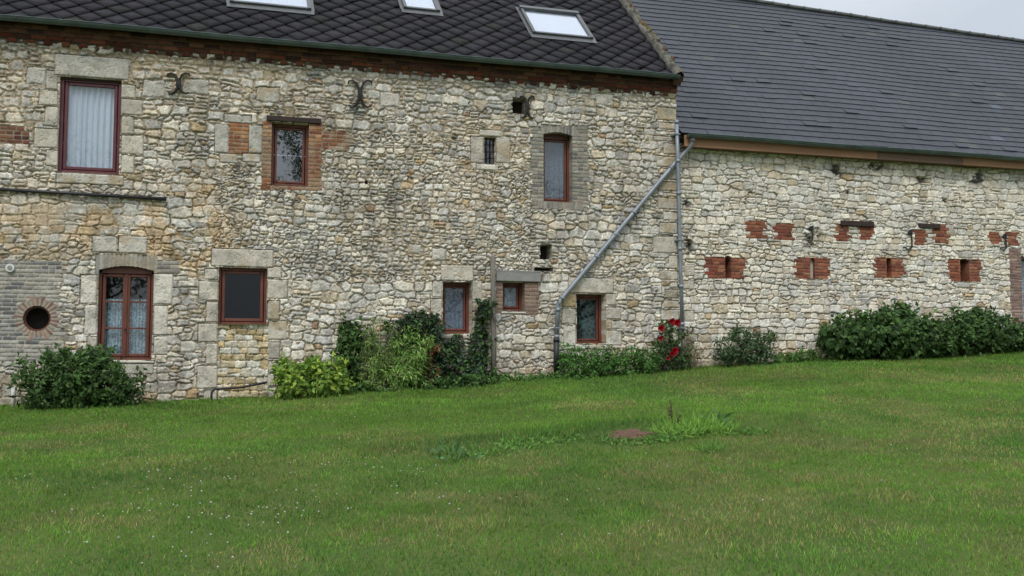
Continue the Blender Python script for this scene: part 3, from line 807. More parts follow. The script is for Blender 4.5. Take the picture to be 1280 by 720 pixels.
SKY = [((285, -22), (385, -16), (389, 11), (290, 3)), ((487, -24), (535, -20), (552, 14), (513, 10.5)), ((649, 8.5), (722, 17), (741, 47.5), (666, 41))]
nrm = np.array([0, -math.sin(AH), math.cos(AH)])
def to_roof(px, py, lift=.06):
    p = on_plane(px, py, np.array(roof_pt(0, 0, lift)), nrm)
    s_ = ((p[1] - Y0 + lift * math.sin(AH)) / math.cos(AH)); return p[0], s_
RL = []
for q in SKY:
    pts = [to_roof(*c) for c in q]
    x0 = (pts[0][0] + pts[3][0]) / 2; x1 = (pts[1][0] + pts[2][0]) / 2; s1 = (pts[0][1] + pts[1][1]) / 2; s0 = (pts[2][1] + pts[3][1]) / 2
    RL.append((x0, s0, x1, s1))
print('rooflights', RL)

def diamond_tiles():
    g = np.random.default_rng(8); w, h = .40, .40; V_, C_, F_ = [], [], []
    nrow = int(SR / (h / 2)) + 2
    for j in range(nrow, -2, -1):
        s_c = j * h / 2
        for i in range(-1, int((XR - XL) / w) + 2):
            x = XL + i * w + (j % 2) * w / 2
            if x > XR - .05: continue
            k = .972; hw2 = w / 2 * k; hh = h / 2 * k
            cut = lambda sx, ss: (min(max(x + sx, XL), XR - .16), min(max(s_c + ss, -.06), SR))
            c = np.array([.0155, .0140, .0170]) * g.uniform(.72, 1.35)
            c = c * (.8 + .5 * vn(x, s_c, .9, 3))
            if g.random() < .05: c = np.array([.022, .023, .019]) * g.uniform(.7, 1.2)
            if g.random() < .02: hh *= .82; hw2 *= .93
            lift = [.010, .018, .026, .018]; jt = g.normal(0, .003, 4); n = len(V_)
            # top, left, bottom, right with clipped corners
            ring = []
            for (sx, ss, l) in [(-.25, .75, .012), (-.86, .14, .018), (-.97, 0, .019), (-.86, -.12, .021), (-.15, -.88, .030), (0, -.97, .032), (.15, -.88, .030), (.86, -.12, .021), (.97, 0, .019), (.86, .14, .018), (.25, .75, .012), (0, .97, .008)]:
                X, S_ = cut(sx * hw2 + g.normal(0, .004), ss * hh + g.normal(0, .007)); ring.append((X, S_, l + g.normal(0, .0012)))
            xs = [r_[0] for r_ in ring]; ss_ = [r_[1] for r_ in ring]
            if max(xs) - min(xs) < .03 or max(ss_) - min(ss_) < .03: continue
            if any(r0[0] - .02 < x < r0[2] + .02 and r0[1] < s_c < r0[3] for r0 in RL): continue
            V_.append(roof_pt(x if x < XR - .16 else XR - .16, max(s_c, 0), .022)); C_.append(c)
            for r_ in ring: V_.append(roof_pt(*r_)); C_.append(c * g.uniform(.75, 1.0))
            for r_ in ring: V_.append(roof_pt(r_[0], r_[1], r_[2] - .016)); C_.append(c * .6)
            m_ = len(ring)
            for a in range(m_):
                b = (a + 1) % m_; F_.append([n, n + 1 + a, n + 1 + b, n]); F_.append([n + 1 + a, n + 1 + m_ + a, n + 1 + m_ + b, n + 1 + b])
    F2 = []
    for f in F_:
        if f[3] == f[0]: F2.append(f[:3])
        else: F2.append([f[0], f[1], f[2]]); F2.append([f[0], f[2], f[3]])
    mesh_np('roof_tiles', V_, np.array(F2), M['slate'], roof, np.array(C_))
diamond_tiles()

for i, (x0, s0, x1, s1) in enumerate(RL):
    lab = ['roof window highest at left, cut by the picture top', 'narrow roof window in the middle of the tiles', 'roof window with pale blind nearest the barn'][i]
    A_ = Vector(roof_pt(0, 1)) - Vector(roof_pt(0, 0)); Nn = Vector(tuple(nrm))
    def slab(mb, xa, sa, xb, sb, l0, l1):
        mb.prism([roof_pt(xa, sa, l0), roof_pt(xb, sa, l0), roof_pt(xb, sb, l0), roof_pt(xa, sb, l0)], tuple(Nn * (l1 - l0)))
    mb = MB(); t = .055
    slab(mb, x0, s0, x0 + t, s1, .0, .085); slab(mb, x1 - t, s0, x1, s1, .0, .085); slab(mb, x0 + t, s0, x1 - t, s0 + t, .0, .075); slab(mb, x0 - .01, s1 - t * 1.7, x1 + .01, s1 + .01, .0, .105)
    o = mb.build('roof_window', flat_mat('rooflight_frame', (.09, .095, .095), .45, .15, 8, metal=.2), roof); o['label'] = lab
    mb = MB(); slab(mb, x0 + t, s0 + t, x1 - t, s1 - t * 1.7, .05, .056); mb.build('pane', M['skyglass'], o)
    mb = MB(); slab(mb, x0 + t, s0 + t, x1 - t, s1 - t * 1.7, .03, .034); mb.build('blind', M['blind'], o)
    mb = MB(); slab(mb, x0 - .05, s0 - .15, x1 + .05, s0 - .002, .026, .036); slab(mb, x0 - .06, s0, x0 - .002, s1 + .06, .024, .034); slab(mb, x1 + .002, s0, x1 + .06, s1 + .06, .024, .034); mb.build('flashing', flat_mat('lead_flashing', (.085, .087, .09), .5, .2, 9), o)

# ---- mossy verge coping
def coping():
    g = np.random.default_rng(6); nx, ns = 26, 420; x0, x1 = XR - .15, XR + .03
    xs = np.linspace(x0, x1, nx); ss = np.linspace(-.10, SR, ns); X, S_ = np.meshgrid(xs, ss, indexing='ij')
    Lf = .05 + .06 * fbm(X, S_, .22, 2, 4) + .05 * sstep(fbm(X, S_, .13, 3, 3), .5, .65)
    edge = np.minimum(X - x0, x1 - X); Lf = Lf * sstep(edge, -.01, .03) - .13 * (1 - sstep(edge, -.005, .008))
    P_ = np.stack([X + (vn(X, S_, .1, 1) - .5) * .02, Y0 + S_ * math.cos(AH) - Lf * math.sin(AH), Z0 + S_ * math.sin(AH) + Lf * math.cos(AH)], -1)
    nz = fbm(X, S_, .16, 4, 4); C_ = np.where((nz > .52)[..., None], np.array([.10, .082, .035]), np.array([.13, .12, .09]))
    C_ = np.where(((nz > .58) & (vn(X, S_, .08, 3) > .5))[..., None], np.array([.12, .055, .03]), C_)
    C_ = np.where((fbm(X, S_, .1, 5, 3) < .4)[..., None], np.array([.06, .05, .04]), C_)
    leftside = (X < x0 + .06)[..., None]; C_ = np.where(leftside, np.array([.13, .125, .105]) * (.5 + nz[..., None]), C_)
    idx = np.arange(nx * ns).reshape(nx, ns); q = np.stack([idx[:-1, :-1], idx[1:, :-1], idx[1:, 1:], idx[:-1, 1:]], -1).reshape(-1, 4)
    mesh_np('verge_coping', P_.reshape(-1, 3), q, M['masonry'], roof, C_.reshape(-1, 3), smooth=False)
    mb = MB(); mb.prism([roof_pt(x0 + .02, -.08, -.16), roof_pt(x0 + .02, SR, -.16), roof_pt(x0 + .02, SR, .02), roof_pt(x0 + .02, -.08, .02)], (x1 - x0 - .03, 0, 0)); mb.build('verge_wall', flat_mat('verge_brick', (.12, .06, .04), .95, .5, 20, bump=.8), roof)
coping()

# ---- gutters (half round with bead)
def gutter(name, x0, x1, y, z, r_, mat, parent, z1=None):
    if z1 is None: z1 = z
    V_, F_ = [], []; n = 12; secs = 40
    prof = [(r_ * math.cos(math.pi + math.pi * k / n), r_ * math.sin(math.pi + math.pi * k / n)) for k in range(n + 1)]
    prof = [(prof[0][0] - .012, .006), (prof[0][0] - .004, .014)] + prof
    prof_in = [(p[0] * .93, p[1] * .93 + .002) for p in prof[2:]][::-1]
    pr = prof + prof_in; m_ = len(pr)
    for k in range(secs + 1):
        t = k / secs; x = x0 + (x1 - x0) * t; zz = z + (z1 - z) * t + .006 * math.sin(t * 23) - .01 * math.sin(math.pi * t)
        for (a, b) in pr: V_.append((x, y + a, zz + b))
    for k in range(secs):
        for a in range(m_): b = (a + 1) % m_; F_.append([k * m_ + a, k * m_ + b, (k + 1) * m_ + b, (k + 1) * m_ + a])
    o = mesh_np(name, V_, F_, mat, parent, smooth=True)
    for xe in (x0, x1):
        mb = MB(); mb.prism([(xe - .002, y + a, (z if xe == x0 else z1) + b) for a, b in prof[2:]], (.004, 0, 0)); mb.build('gutter_end', mat, o)
    x = x0 + .5
    while x < x1 - .1:
        mb = MB(); mb.box(x - .010, y - r_ - .014, z - .02, x + .010, y + .09, z + .012, .003); mb.build('gutter_bracket', mat, o); x += .62
    return o
gutter('gutter', XL, XR - .06, -.26, 6.775, .062, M['gutter'], house)

# ---- downpipes on the house
def pt(px, py, y): p = at(px, py, y); return tuple(p)
def pipe(name, pts, r_, mat, parent, smooth_pts=True, sleeves=()):
    P_ = [Vector(p) for p in pts]; out = []
    for i in range(len(P_)):
        if i in (0, len(P_) - 1): out.append(P_[i]); continue
        a = (P_[i - 1] - P_[i]); b = (P_[i + 1] - P_[i]); d = min(.09, a.length * .4, b.length * .4)
        A = P_[i] + a.normalized() * d; B = P_[i] + b.normalized() * d
        for t in (0, .25, .5, .75, 1): out.append(A * (1 - t) ** 2 + P_[i] * 2 * t * (1 - t) + B * t * t)
    mb = MB(); mb.tube(out, r_, 14)
    o = mb.build(name, mat, parent)
    if sleeves:
        for (k, t) in sleeves:
            mb = MB(); c = P_[k] * (1 - t) + P_[k + 1] * t; d = (P_[k + 1] - P_[k]).normalized(); mb.tube([c - d * .03, c + d * .03], r_ + .008, 14)
            mb.build('pipe_collar', mat, o)
    return o
dp1 = pipe('downpipe', [pt(866, 166, -.26), pt(865, 181, -.22), pt(857, 190, -.13), pt(843, 205, -.068), pt(698, 378, -.085), pt(695.5, 424, -.085)], .042, M['zinc'], house, sleeves=[(0, .6), (3, .03), (3, .36), (3, .68), (3, .97), (4, .2), (4, .93)])
dp1['label'] = 'bent zinc downpipe running diagonally across the wall'
mb = MB(); mb.tube([pt(695.5, 424, -.085), pt(695.5, 466, -.085)], .05, 14); mb.tube([pt(695.5, 423, -.085), pt(695.5, 427, -.085)], .057, 14); o = mb.build('pipe_shoe', M['cast'], house)
dp2 = pipe('downpipe', [pt(845.5, 150, -.155), pt(847.5, 204, -.155), pt(850.5, 330, -.145), pt(853.5, 424, -.14)], .036, M['zinc'], house, sleeves=[(0, .05), (0, .95), (1, .3), (1, .85), (2, .3), (2, .8)])
dp2['label'] = 'straight vertical zinc downpipe at the joint with the barn'
mb = MB(); mb.tube([pt(853.5, 424, -.14), pt(854.5, 464, -.14)], .040, 14); mb.build('pipe_shoe', M['greywood'], house)
for (a, b, y_) in [(846, 168, -.155), (850, 300, -.145), (853, 410, -.14), (696, 410, -.085), (770, 293, -.078)]:
    c = at(a, b, y_); mb = MB(); mb.box(c[0] - .05, c[1] - .045, c[2] - .012, c[0] + .05, .0, c[2] + .012, .003); mb.build('pipe_bracket', M['zinc'], house)
# ---- iron wall anchors
def anchor(px, py, sx, sy, parent):
    def P(a, b): q = at(px + a * sx, py - b * sy, -.045); return tuple(q)
    mb = MB()
    for sg in (-1, 1):
        pts = [P(sg * 1.0, .72), P(sg * .92, .95), P(sg * .62, 1.0), P(sg * .28, .8), P(sg * .10, .4), P(sg * .08, 0), P(sg * .12, -.4), P(sg * .32, -.8), P(sg * .65, -.98), P(sg * .95, -.85)]
        mb.tube(pts, [.010, .015, .018, .021, .023, .024, .023, .021, .017, .011], 8)
    c = at(px, py, 0); mb.box(c[0] - .035, -.07, c[2] - .04, c[0] + .035, .0, c[2] + .04, .006)
    return mb.build('wall_anchor', M['iron'], parent)
anchor(223, 104.5, 14, 13, house); anchor(450, 117.5, 15, 17, house); anchor(659, 134, 9, 14, house)
# ---- conduit, flue, etc.
mb = MB(); mb.tube([pt(-60, 233, -.055), pt(208, 249, -.055)], .028, 8)
for px in (20, 90, 150, 200): c = at(px, 236.5 + px * .062, -.04); mb.box(c[0] - .012, -.075, c[2] - .03, c[0] + .012, .02, c[2] + .03, .003)
mb.build('cable_duct', M['black'], house)
c = at(13, 335, 0); mb = MB(); mb.tube([(c[0], .0, c[2]), (c[0], -.05, c[2])], .062, 20); o = mb.build('flue_outlet', M['white'], house)
mb = MB(); mb.tube([(c[0], -.045, c[2]), (c[0], -.058, c[2])], .034, 16); mb.build('flue_core', M['concrete'], o)

# ================================================================== BARN
BX0, BX1 = 8.05, 18.6
bw = Wall(BX0, BX1, 1.0, 5.72, .0095, 77, 'barn')
parts_h = parts; parts = {}; _pid[0] = 0
bfull = (BX0, 1.0, BX1, 5.72)
def crumble(U, V):
    return sum(gauss(U, V, a, b, c, d) for a, b, c, d in [(1047, 212, 9, 12), (1152, 222, 10, 10), (1222, 222, 22, 12), (1095, 208, 20, 8), (862, 305, 6, 16), (860, 255, 5, 6), (1183, 250, 5, 5), (1062, 240, 4, 4), (1016, 292, 10, 22)])
def b_gap(U, V): return .0035 + .007 * fbm(U, V, .5, 1, 3) + .012 * crumble(U, V)
def b_mh(U, V):
    m = -.036 + .014 * sstep(fbm(U, V, .9, 2, 4), .4, .65) - .02 * sstep(fbm(U, V, .3, 9, 3), .60, .72)
    return m - .05 * crumble(U, V)
def b_mc(U, V):
    c = np.array([.25, .20, .135]) * (1 + (fbm(U, V, .3, 6, 4) - .5)[..., None] * .6)
    return c * (1 - .7 * np.clip(crumble(U, V), 0, 1))[..., None]
def b_sc(rg, n, sd):
    v = sd[:, 1]; low = 1 - sstep(v, 2.0, 3.4)
    pa_ = np.array([.46, .38, .09, .01, .05, .01, .0, .0]); pb_ = np.array([.46, .22, .06, .01, .17, .07, .01, .0])
    pr = pa_[None] * (1 - low[:, None]) + pb_[None] * low[:, None]
    cs = np.cumsum(pr / pr.sum(1)[:, None], 1); k = np.clip((rg.random(n)[:, None] > cs).sum(1), 0, 7)
    return PAL[k] * rg.uniform(1.08, 1.42, n)[:, None]
s1 = bw.seeds((BX0, 1.0, BX1, 2.75), .11, .20, (1.0, 1.9), .012, .06, 1.5)
s2 = bw.seeds((BX0, 2.75, BX1, 5.72), .08, .155, (.95, 2.2), .019, .11, 3)
s1 = s1[s1[:, 1] < 2.75]; s2 = s2[s2[:, 1] >= 2.75]
bw.base(bfull, np.concatenate([s1, s2]), b_gap, b_mh, b_mc, b_sc, bevel=.010, amp=.022, warp=.009, p=3.0, h0=-.034, crack=.9, fleck=.3)
cr = np.clip(crumble(bw.U, bw.V) * 1.3 * sstep(fbm(bw.U, bw.V, .13, 3, 3), .44, .54), 0, 1)
bw.C *= (1 - .8 * cr)[..., None]
bw.H -= .05 * cr
zg = np.interp(bw.U, _bx, _bz); ft = (1 - sstep(bw.V - zg, .0, .5)) * .4
f3 = ft[..., None]; bw.C = bw.C * (1 - f3) + f3 * bw.C * np.array([.6, .5, .38])
for q, c in [((855, 330, 869, 345), DRESS), ((905, 338, 921, 348.8), DRESSG), ((1198, 314, 1216, 323), DRESSG), ((1196, 352.5, 1213, 360), DRESSG), ((1010, 350, 1027, 358), DRESSG), ((1182, 280, 1193, 295), DRESSW), ((853, 350, 868, 362), DRESS), ((855, 388, 868, 402), DRESS)]:
    bw.block(R(*q), c, 0, bev=.02, warp=.012)
BP = [((886, 321.5, 927, 348), 'red brick patch with a deep slit, nearest the downpipe'), ((939, 275.5, 952, 298), None), ((973, 279, 987, 300), None), ((998, 322, 1031, 348.5), 'red brick patch with its slit filled in pale mortar'), ((1049, 281, 1058, 302), None), ((1076, 283, 1086, 300), None), ((1145, 287, 1153, 307), None), ((1170, 280, 1182, 304), None),
      ((1096, 322, 1126, 347.5), 'red brick patch with a narrow dark slit in the middle of the barn'), ((1188, 324, 1222, 352), 'stepped red brick patch with a slit under a stone, furthest right'), ((1239, 290, 1246, 305), None), ((1260, 290, 1268, 307), None), ((1264, 311, 1278, 460), 'purplish brick pier beside the barn window')]
for q, lab in BP:
    pier = q[0] == 1264
    p = newpid('brick_pier' if pier else 'brick_patch', M['brick']); parts[p].append(lab)
    bw.bricks(R(*q), BRK_PINK * 1.1 if pier else BRK_RED * .82 + .004, p, stain=.12, jag=.03 if pier else .13, bh=.062, mort=(.17, .115, .08) if not pier else (.3, .26, .22), gap=.007, h=.006)
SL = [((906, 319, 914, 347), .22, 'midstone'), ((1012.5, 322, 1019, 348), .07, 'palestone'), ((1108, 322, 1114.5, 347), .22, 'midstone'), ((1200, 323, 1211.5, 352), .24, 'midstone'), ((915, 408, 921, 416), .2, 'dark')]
for q, d, mt in SL: bw.open_rect(R(*q), .03 if q[3] < 400 else 0)
bwr = R(1278, 322, 1330, 450); bw.open_rect(bwr)
defs = {0: ('front_wall', M['masonry'], barn)}
for p, v in parts.items(): defs[p] = (v[0], v[1], barn)
ob = bw.emit(defs)
for o_, (p, d) in zip(ob, defs.items()):
    if p in parts and len(parts[p]) > 3 and parts[p][3]: o_['label'] = parts[p][3]
for q, d, mt in SL:
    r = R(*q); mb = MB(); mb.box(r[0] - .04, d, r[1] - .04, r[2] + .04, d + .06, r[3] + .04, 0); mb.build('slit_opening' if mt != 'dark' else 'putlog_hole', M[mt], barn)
# barn window at the picture edge
mb = MB(); boxes(mb, (bwr[0] - .015, bwr[1], bwr[2] + .015, bwr[3] + .01), .12, .19, .06)
mid = (bwr[0] + bwr[2]) / 2; mb.box(mid - .02, .13, bwr[1], mid + .02, .17, bwr[3], .004)
for t in (.33, .66): mb.box(bwr[0], .13, bwr[1] + (bwr[3] - bwr[1]) * t - .018, bwr[2], .17, bwr[1] + (bwr[3] - bwr[1]) * t + .018, .004)
o = mb.build('window', M['greypaint'], barn); o['label'] = 'grey framed barn window cut by the picture edge'
mb = MB(); mb.box(bwr[0], .152, bwr[1], bwr[2], .158, bwr[3], 0); mb.build('pane', M['glass'], o)
mb = MB(); mb.box(bwr[0] - .02, .0, bwr[3] - .06, bwr[2] + .02, .1, bwr[3] + .02, .005); mb.build('timber_lintel', M['darkwood'], o)
curtain('curtain', (bwr[0], bwr[1], bwr[2], bwr[3]), .3, M['lace'], o, 5)
for q in [(1050, 276.5, 1091, 283), (1148, 280, 1174, 285.5)]:
    r = R(*q); mb = MB(); mb.box(r[0], -.05, r[1], r[2], .1, r[3], .008); mb.build('timber_lintel', M['darkwood'], barn)
# barn anchors: bent iron straps
for (px, py, k) in [(1138, 300, 1), (1256, 303, .8), (1014, 293, .8)]:
    mb = MB(); P = lambda a, b: tuple(at(px + a * k, py + b * k, -.04))
    mb.tube([P(3, -13), P(-1, -12), P(1, -6), P(2, 0), P(2, 8), P(-2, 13), P(-7, 9)], .016, 8)
    c = at(px - 1, py - 9 * k, 0); mb.box(c[0] - .05, -.05, c[2] - .03, c[0] + .04, 0, c[2] + .03, .008)
    mb.build('wall_anchor', M['iron'], barn)

AB = math.radians(45); BY0, BZ0 = -.20, 5.73
def broof(x, s, lift=0.0):
    return roof_pt(x, s, lift - .05 * math.sin(min(max(s, 0), 6.2) / 6.2 * math.pi) * (.6 + .5 * math.sin(x * .9)) + .003 * math.sin(x * 2.7 + s), AB, BY0, BZ0)
nb_ = np.array([0, -math.sin(AB), math.cos(AB)])
q1 = on_plane(925, 0, broof(0, 0), nb_); q2 = on_plane(1280, 53, broof(0, 0), nb_)
def ridge_s(x):
    z = q1[2] + (q2[2] - q1[2]) * (x - q1[0]) / (q2[0] - q1[0]); return (z - BZ0) / math.sin(AB)
BXE = 24.5
mb = MB()
r0 = ridge_s(XR); r1 = ridge_s(BXE)
def broof_sheet(l0, l1):
    a = [broof(XR, 0, l0), broof(XR, r0, l0), broof(BXE, r1, l0), broof(BXE, 0, l0)]
    b = [broof(XR, 0, l1), broof(XR, r0, l1), broof(BXE, r1, l1), broof(BXE, 0, l1)]
    return a, b
a, b = broof_sheet(-.20, -.10)
va = [mb.bm.verts.new(Vector(p)) for p in a]; vb = [mb.bm.verts.new(Vector(p)) for p in b]
mb.bm.faces.new(va); mb.bm.faces.new(vb[::-1])
for i in range(4): mb.bm.faces.new([va[i], vb[i], vb[(i + 1) % 4], va[(i + 1) % 4]])
ya, za = broof(0, r0, -.004)[1:]; yb_, zb_ = broof(0, r1, -.004)[1:]
mb.poly([(XR, ya, za), (BXE, yb_, zb_), (BXE, yb_ * 2 + .2, BZ0), (XR, ya * 2 + .2, BZ0)])
broofo = mb.build('roof', M['roofdark'], barn)
def barn_slates():
    g = np.random.default_rng(3); V_, C_, F_ = [], [], []
    eh, w = .205, .30
    def quad(pts, c):
        n = len(V_); V_.extend([broof(*p) for p in pts]); C_.extend([c] * 4); F_.append([n, n + 1, n + 2, n + 3])
    for j in range(int(r0 / eh) + 1):
        s0 = j * eh; x = XR + (j % 2) * w / 2 - w; jd = 0.0
        while x < BXE:
            wi = w + g.uniform(-.02, .02); xa = max(x + .0025, XR + .005); xb = x + wi - .0025
            if xb - xa > .03 and s0 < ridge_s((xa + xb) / 2) - .02:
                s1 = min(s0 + eh + .03, ridge_s(xa)); ds = g.normal(0, .0035)
                lift = .017
                if g.random() < .025: ds = -g.uniform(.015, .04); lift = .021                     # slipped
                if g.random() < .02: lift = .028
                st = vn(x + .55 * s0, s0 * .12, .5, 2)
                k = .93 + .10 * g.random() + .55 * (st - .5) + .35 * (fbm(x, s0, 2.4, 4, 3) - .5)
                c = np.array([.028, .031, .041]) * k
                if g.random() < .004: c = np.array([.06, .072, .095])
                if g.random() < .02: c = np.array([.034, .040, .036]) * 1.3
                e = g.normal(0, .002)
                quad([(xa, s0 + ds, lift), (xb, s0 + ds + e, lift), (xb, s1, .003), (xa, s1, .003)], c)
                quad([(xa, s0 + ds, lift - .018), (xb, s0 + ds + e, lift - .018), (xb, s0 + ds + e, lift), (xa, s0 + ds, lift)], c * .35)  # butt edge coloured dark to paint in the shadow gap of each course
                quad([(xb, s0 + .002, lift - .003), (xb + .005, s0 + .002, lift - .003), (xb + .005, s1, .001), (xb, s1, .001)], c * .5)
            x += wi
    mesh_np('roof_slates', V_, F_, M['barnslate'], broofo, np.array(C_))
    # ridge tiles
    mb = MB(); x = XR
    while x < BXE:
        sa, sb = ridge_s(x), ridge_s(x + .42); pa_ = Vector(broof(x, sa, .03)); pb_ = Vector(broof(x + .42, sb, .03))
        mb.tube([pa_, pb_], [.050, .046], 8); mb.tube([pa_, pa_ + (pb_ - pa_).normalized() * .03], .058, 8); x += .42
    mb.build('ridge_tiles', flat_mat('ridge_tile', (.10, .105, .10), .7, .4, 6, bump=.4), broofo)
barn_slates()
gutter('gutter', XR + .09, BXE, -.29, 5.70, .058, M['gutter'], barn)
for x0, x1, mt in [(XR + .06, W(1098, 190)[0] * .985, 'fascia'), (W(1098, 190)[0] * .985 + .004, W(1205, 200)[0] * .985, 'fasciadark'), (W(1205, 200)[0] * .985 + .004, BXE, 'fascia')]:
    mb = MB(); mb.box(x0, -.215, 5.49, x1, -.185, 5.70, .003); mb.build('fascia_board', M[mt], barn)
mb = MB(); mb.box(XR + .05, -.18, 5.50, BXE, .1, 5.52, 0); mb.build('soffit', M['fasciadark'], barn)
mb = MB(); mb.box(XR + .02, .36, .8, XR + .3, 8.8, 5.6, 0); mb.box(BXE - .4, .0, .8, BXE - .1, 8.8, 5.6, 0)
mb.prism([(BXE - .4, 0, 5.6), (BXE - .4, 8.6, 5.6), (BXE - .4, 3.6, 9.2)], (.3, 0, 0)); mb.build('side_wall', M['plainwall'], barn)
mb = MB(); mb.box(XR + .02, 8.6, .8, BXE - .1, 8.9, 5.7, 0); mb.build('rear_wall', M['plainwall'], barn)
mb = MB(); mb.box(BX1 + .0, -.01, .8, BXE - .1, .3, 5.7, 0); mb.build('far_wall', M['plainwall'], barn)

# ================================================================== GROUND AND GRASS
def ground():
    xs = np.concatenate([-np.geomspace(400, 9, 26), np.arange(-8.5, 20, .2), np.geomspace(20.5, 400, 26)])
    ys = np.concatenate([-np.geomspace(400, 18.5, 26), np.arange(-18, 2, .2), np.geomspace(2.5, 400, 24)])
    X, Y = np.meshgrid(xs, ys, indexing='ij'); Z = ground_z(X, Y)
    far = np.maximum(np.abs(X - 5) - 30, 0) + np.maximum(np.abs(Y) - 30, 0); Z = Z - far * .01
    idx = np.arange(X.size).reshape(X.shape); q = np.stack([idx[:-1, :-1], idx[1:, :-1], idx[1:, 1:], idx[:-1, 1:]], -1).reshape(-1, 4)
    m, nt, out = newmat('lawn_soil'); p = N(nt, 'ShaderNodeBsdfPrincipled', Roughness=.95); p.inputs['Specular IOR Level'].default_value = .1
    tc = N(nt, 'ShaderNodeTexCoord'); n1 = N(nt, 'ShaderNodeTexNoise', Scale=.9, Detail=8.0, Roughness=.7); L(nt, tc.outputs['Object'], n1.inputs['Vector'])
    r = N(nt, 'ShaderNodeValToRGB'); e = r.color_ramp.elements; e[0].position = .35; e[0].color = (.055, .095, .020, 1); e[1].position = .68; e[1].color = (.11, .13, .04, 1)
    L(nt, n1.outputs['Fac'], r.inputs['Fac']); L(nt, r.outputs['Color'], p.inputs['Base Color'])
    n2 = N(nt, 'ShaderNodeTexNoise', Scale=40.0, Detail=5.0); L(nt, tc.outputs['Object'], n2.inputs['Vector']); b = N(nt, 'ShaderNodeBump', Strength=.8, Distance=.03); L(nt, n2.outputs['Fac'], b.inputs['Height']); L(nt, b.outputs['Normal'], p.inputs['Normal'])
    L(nt, p.outputs['BSDF'], out.inputs['Surface'])
    tag(mesh_np('ground', np.stack([X, Y, Z], -1).reshape(-1, 3), q, m, None, smooth=True), 'gently sloping ground under the lawn', kind='structure')
ground()

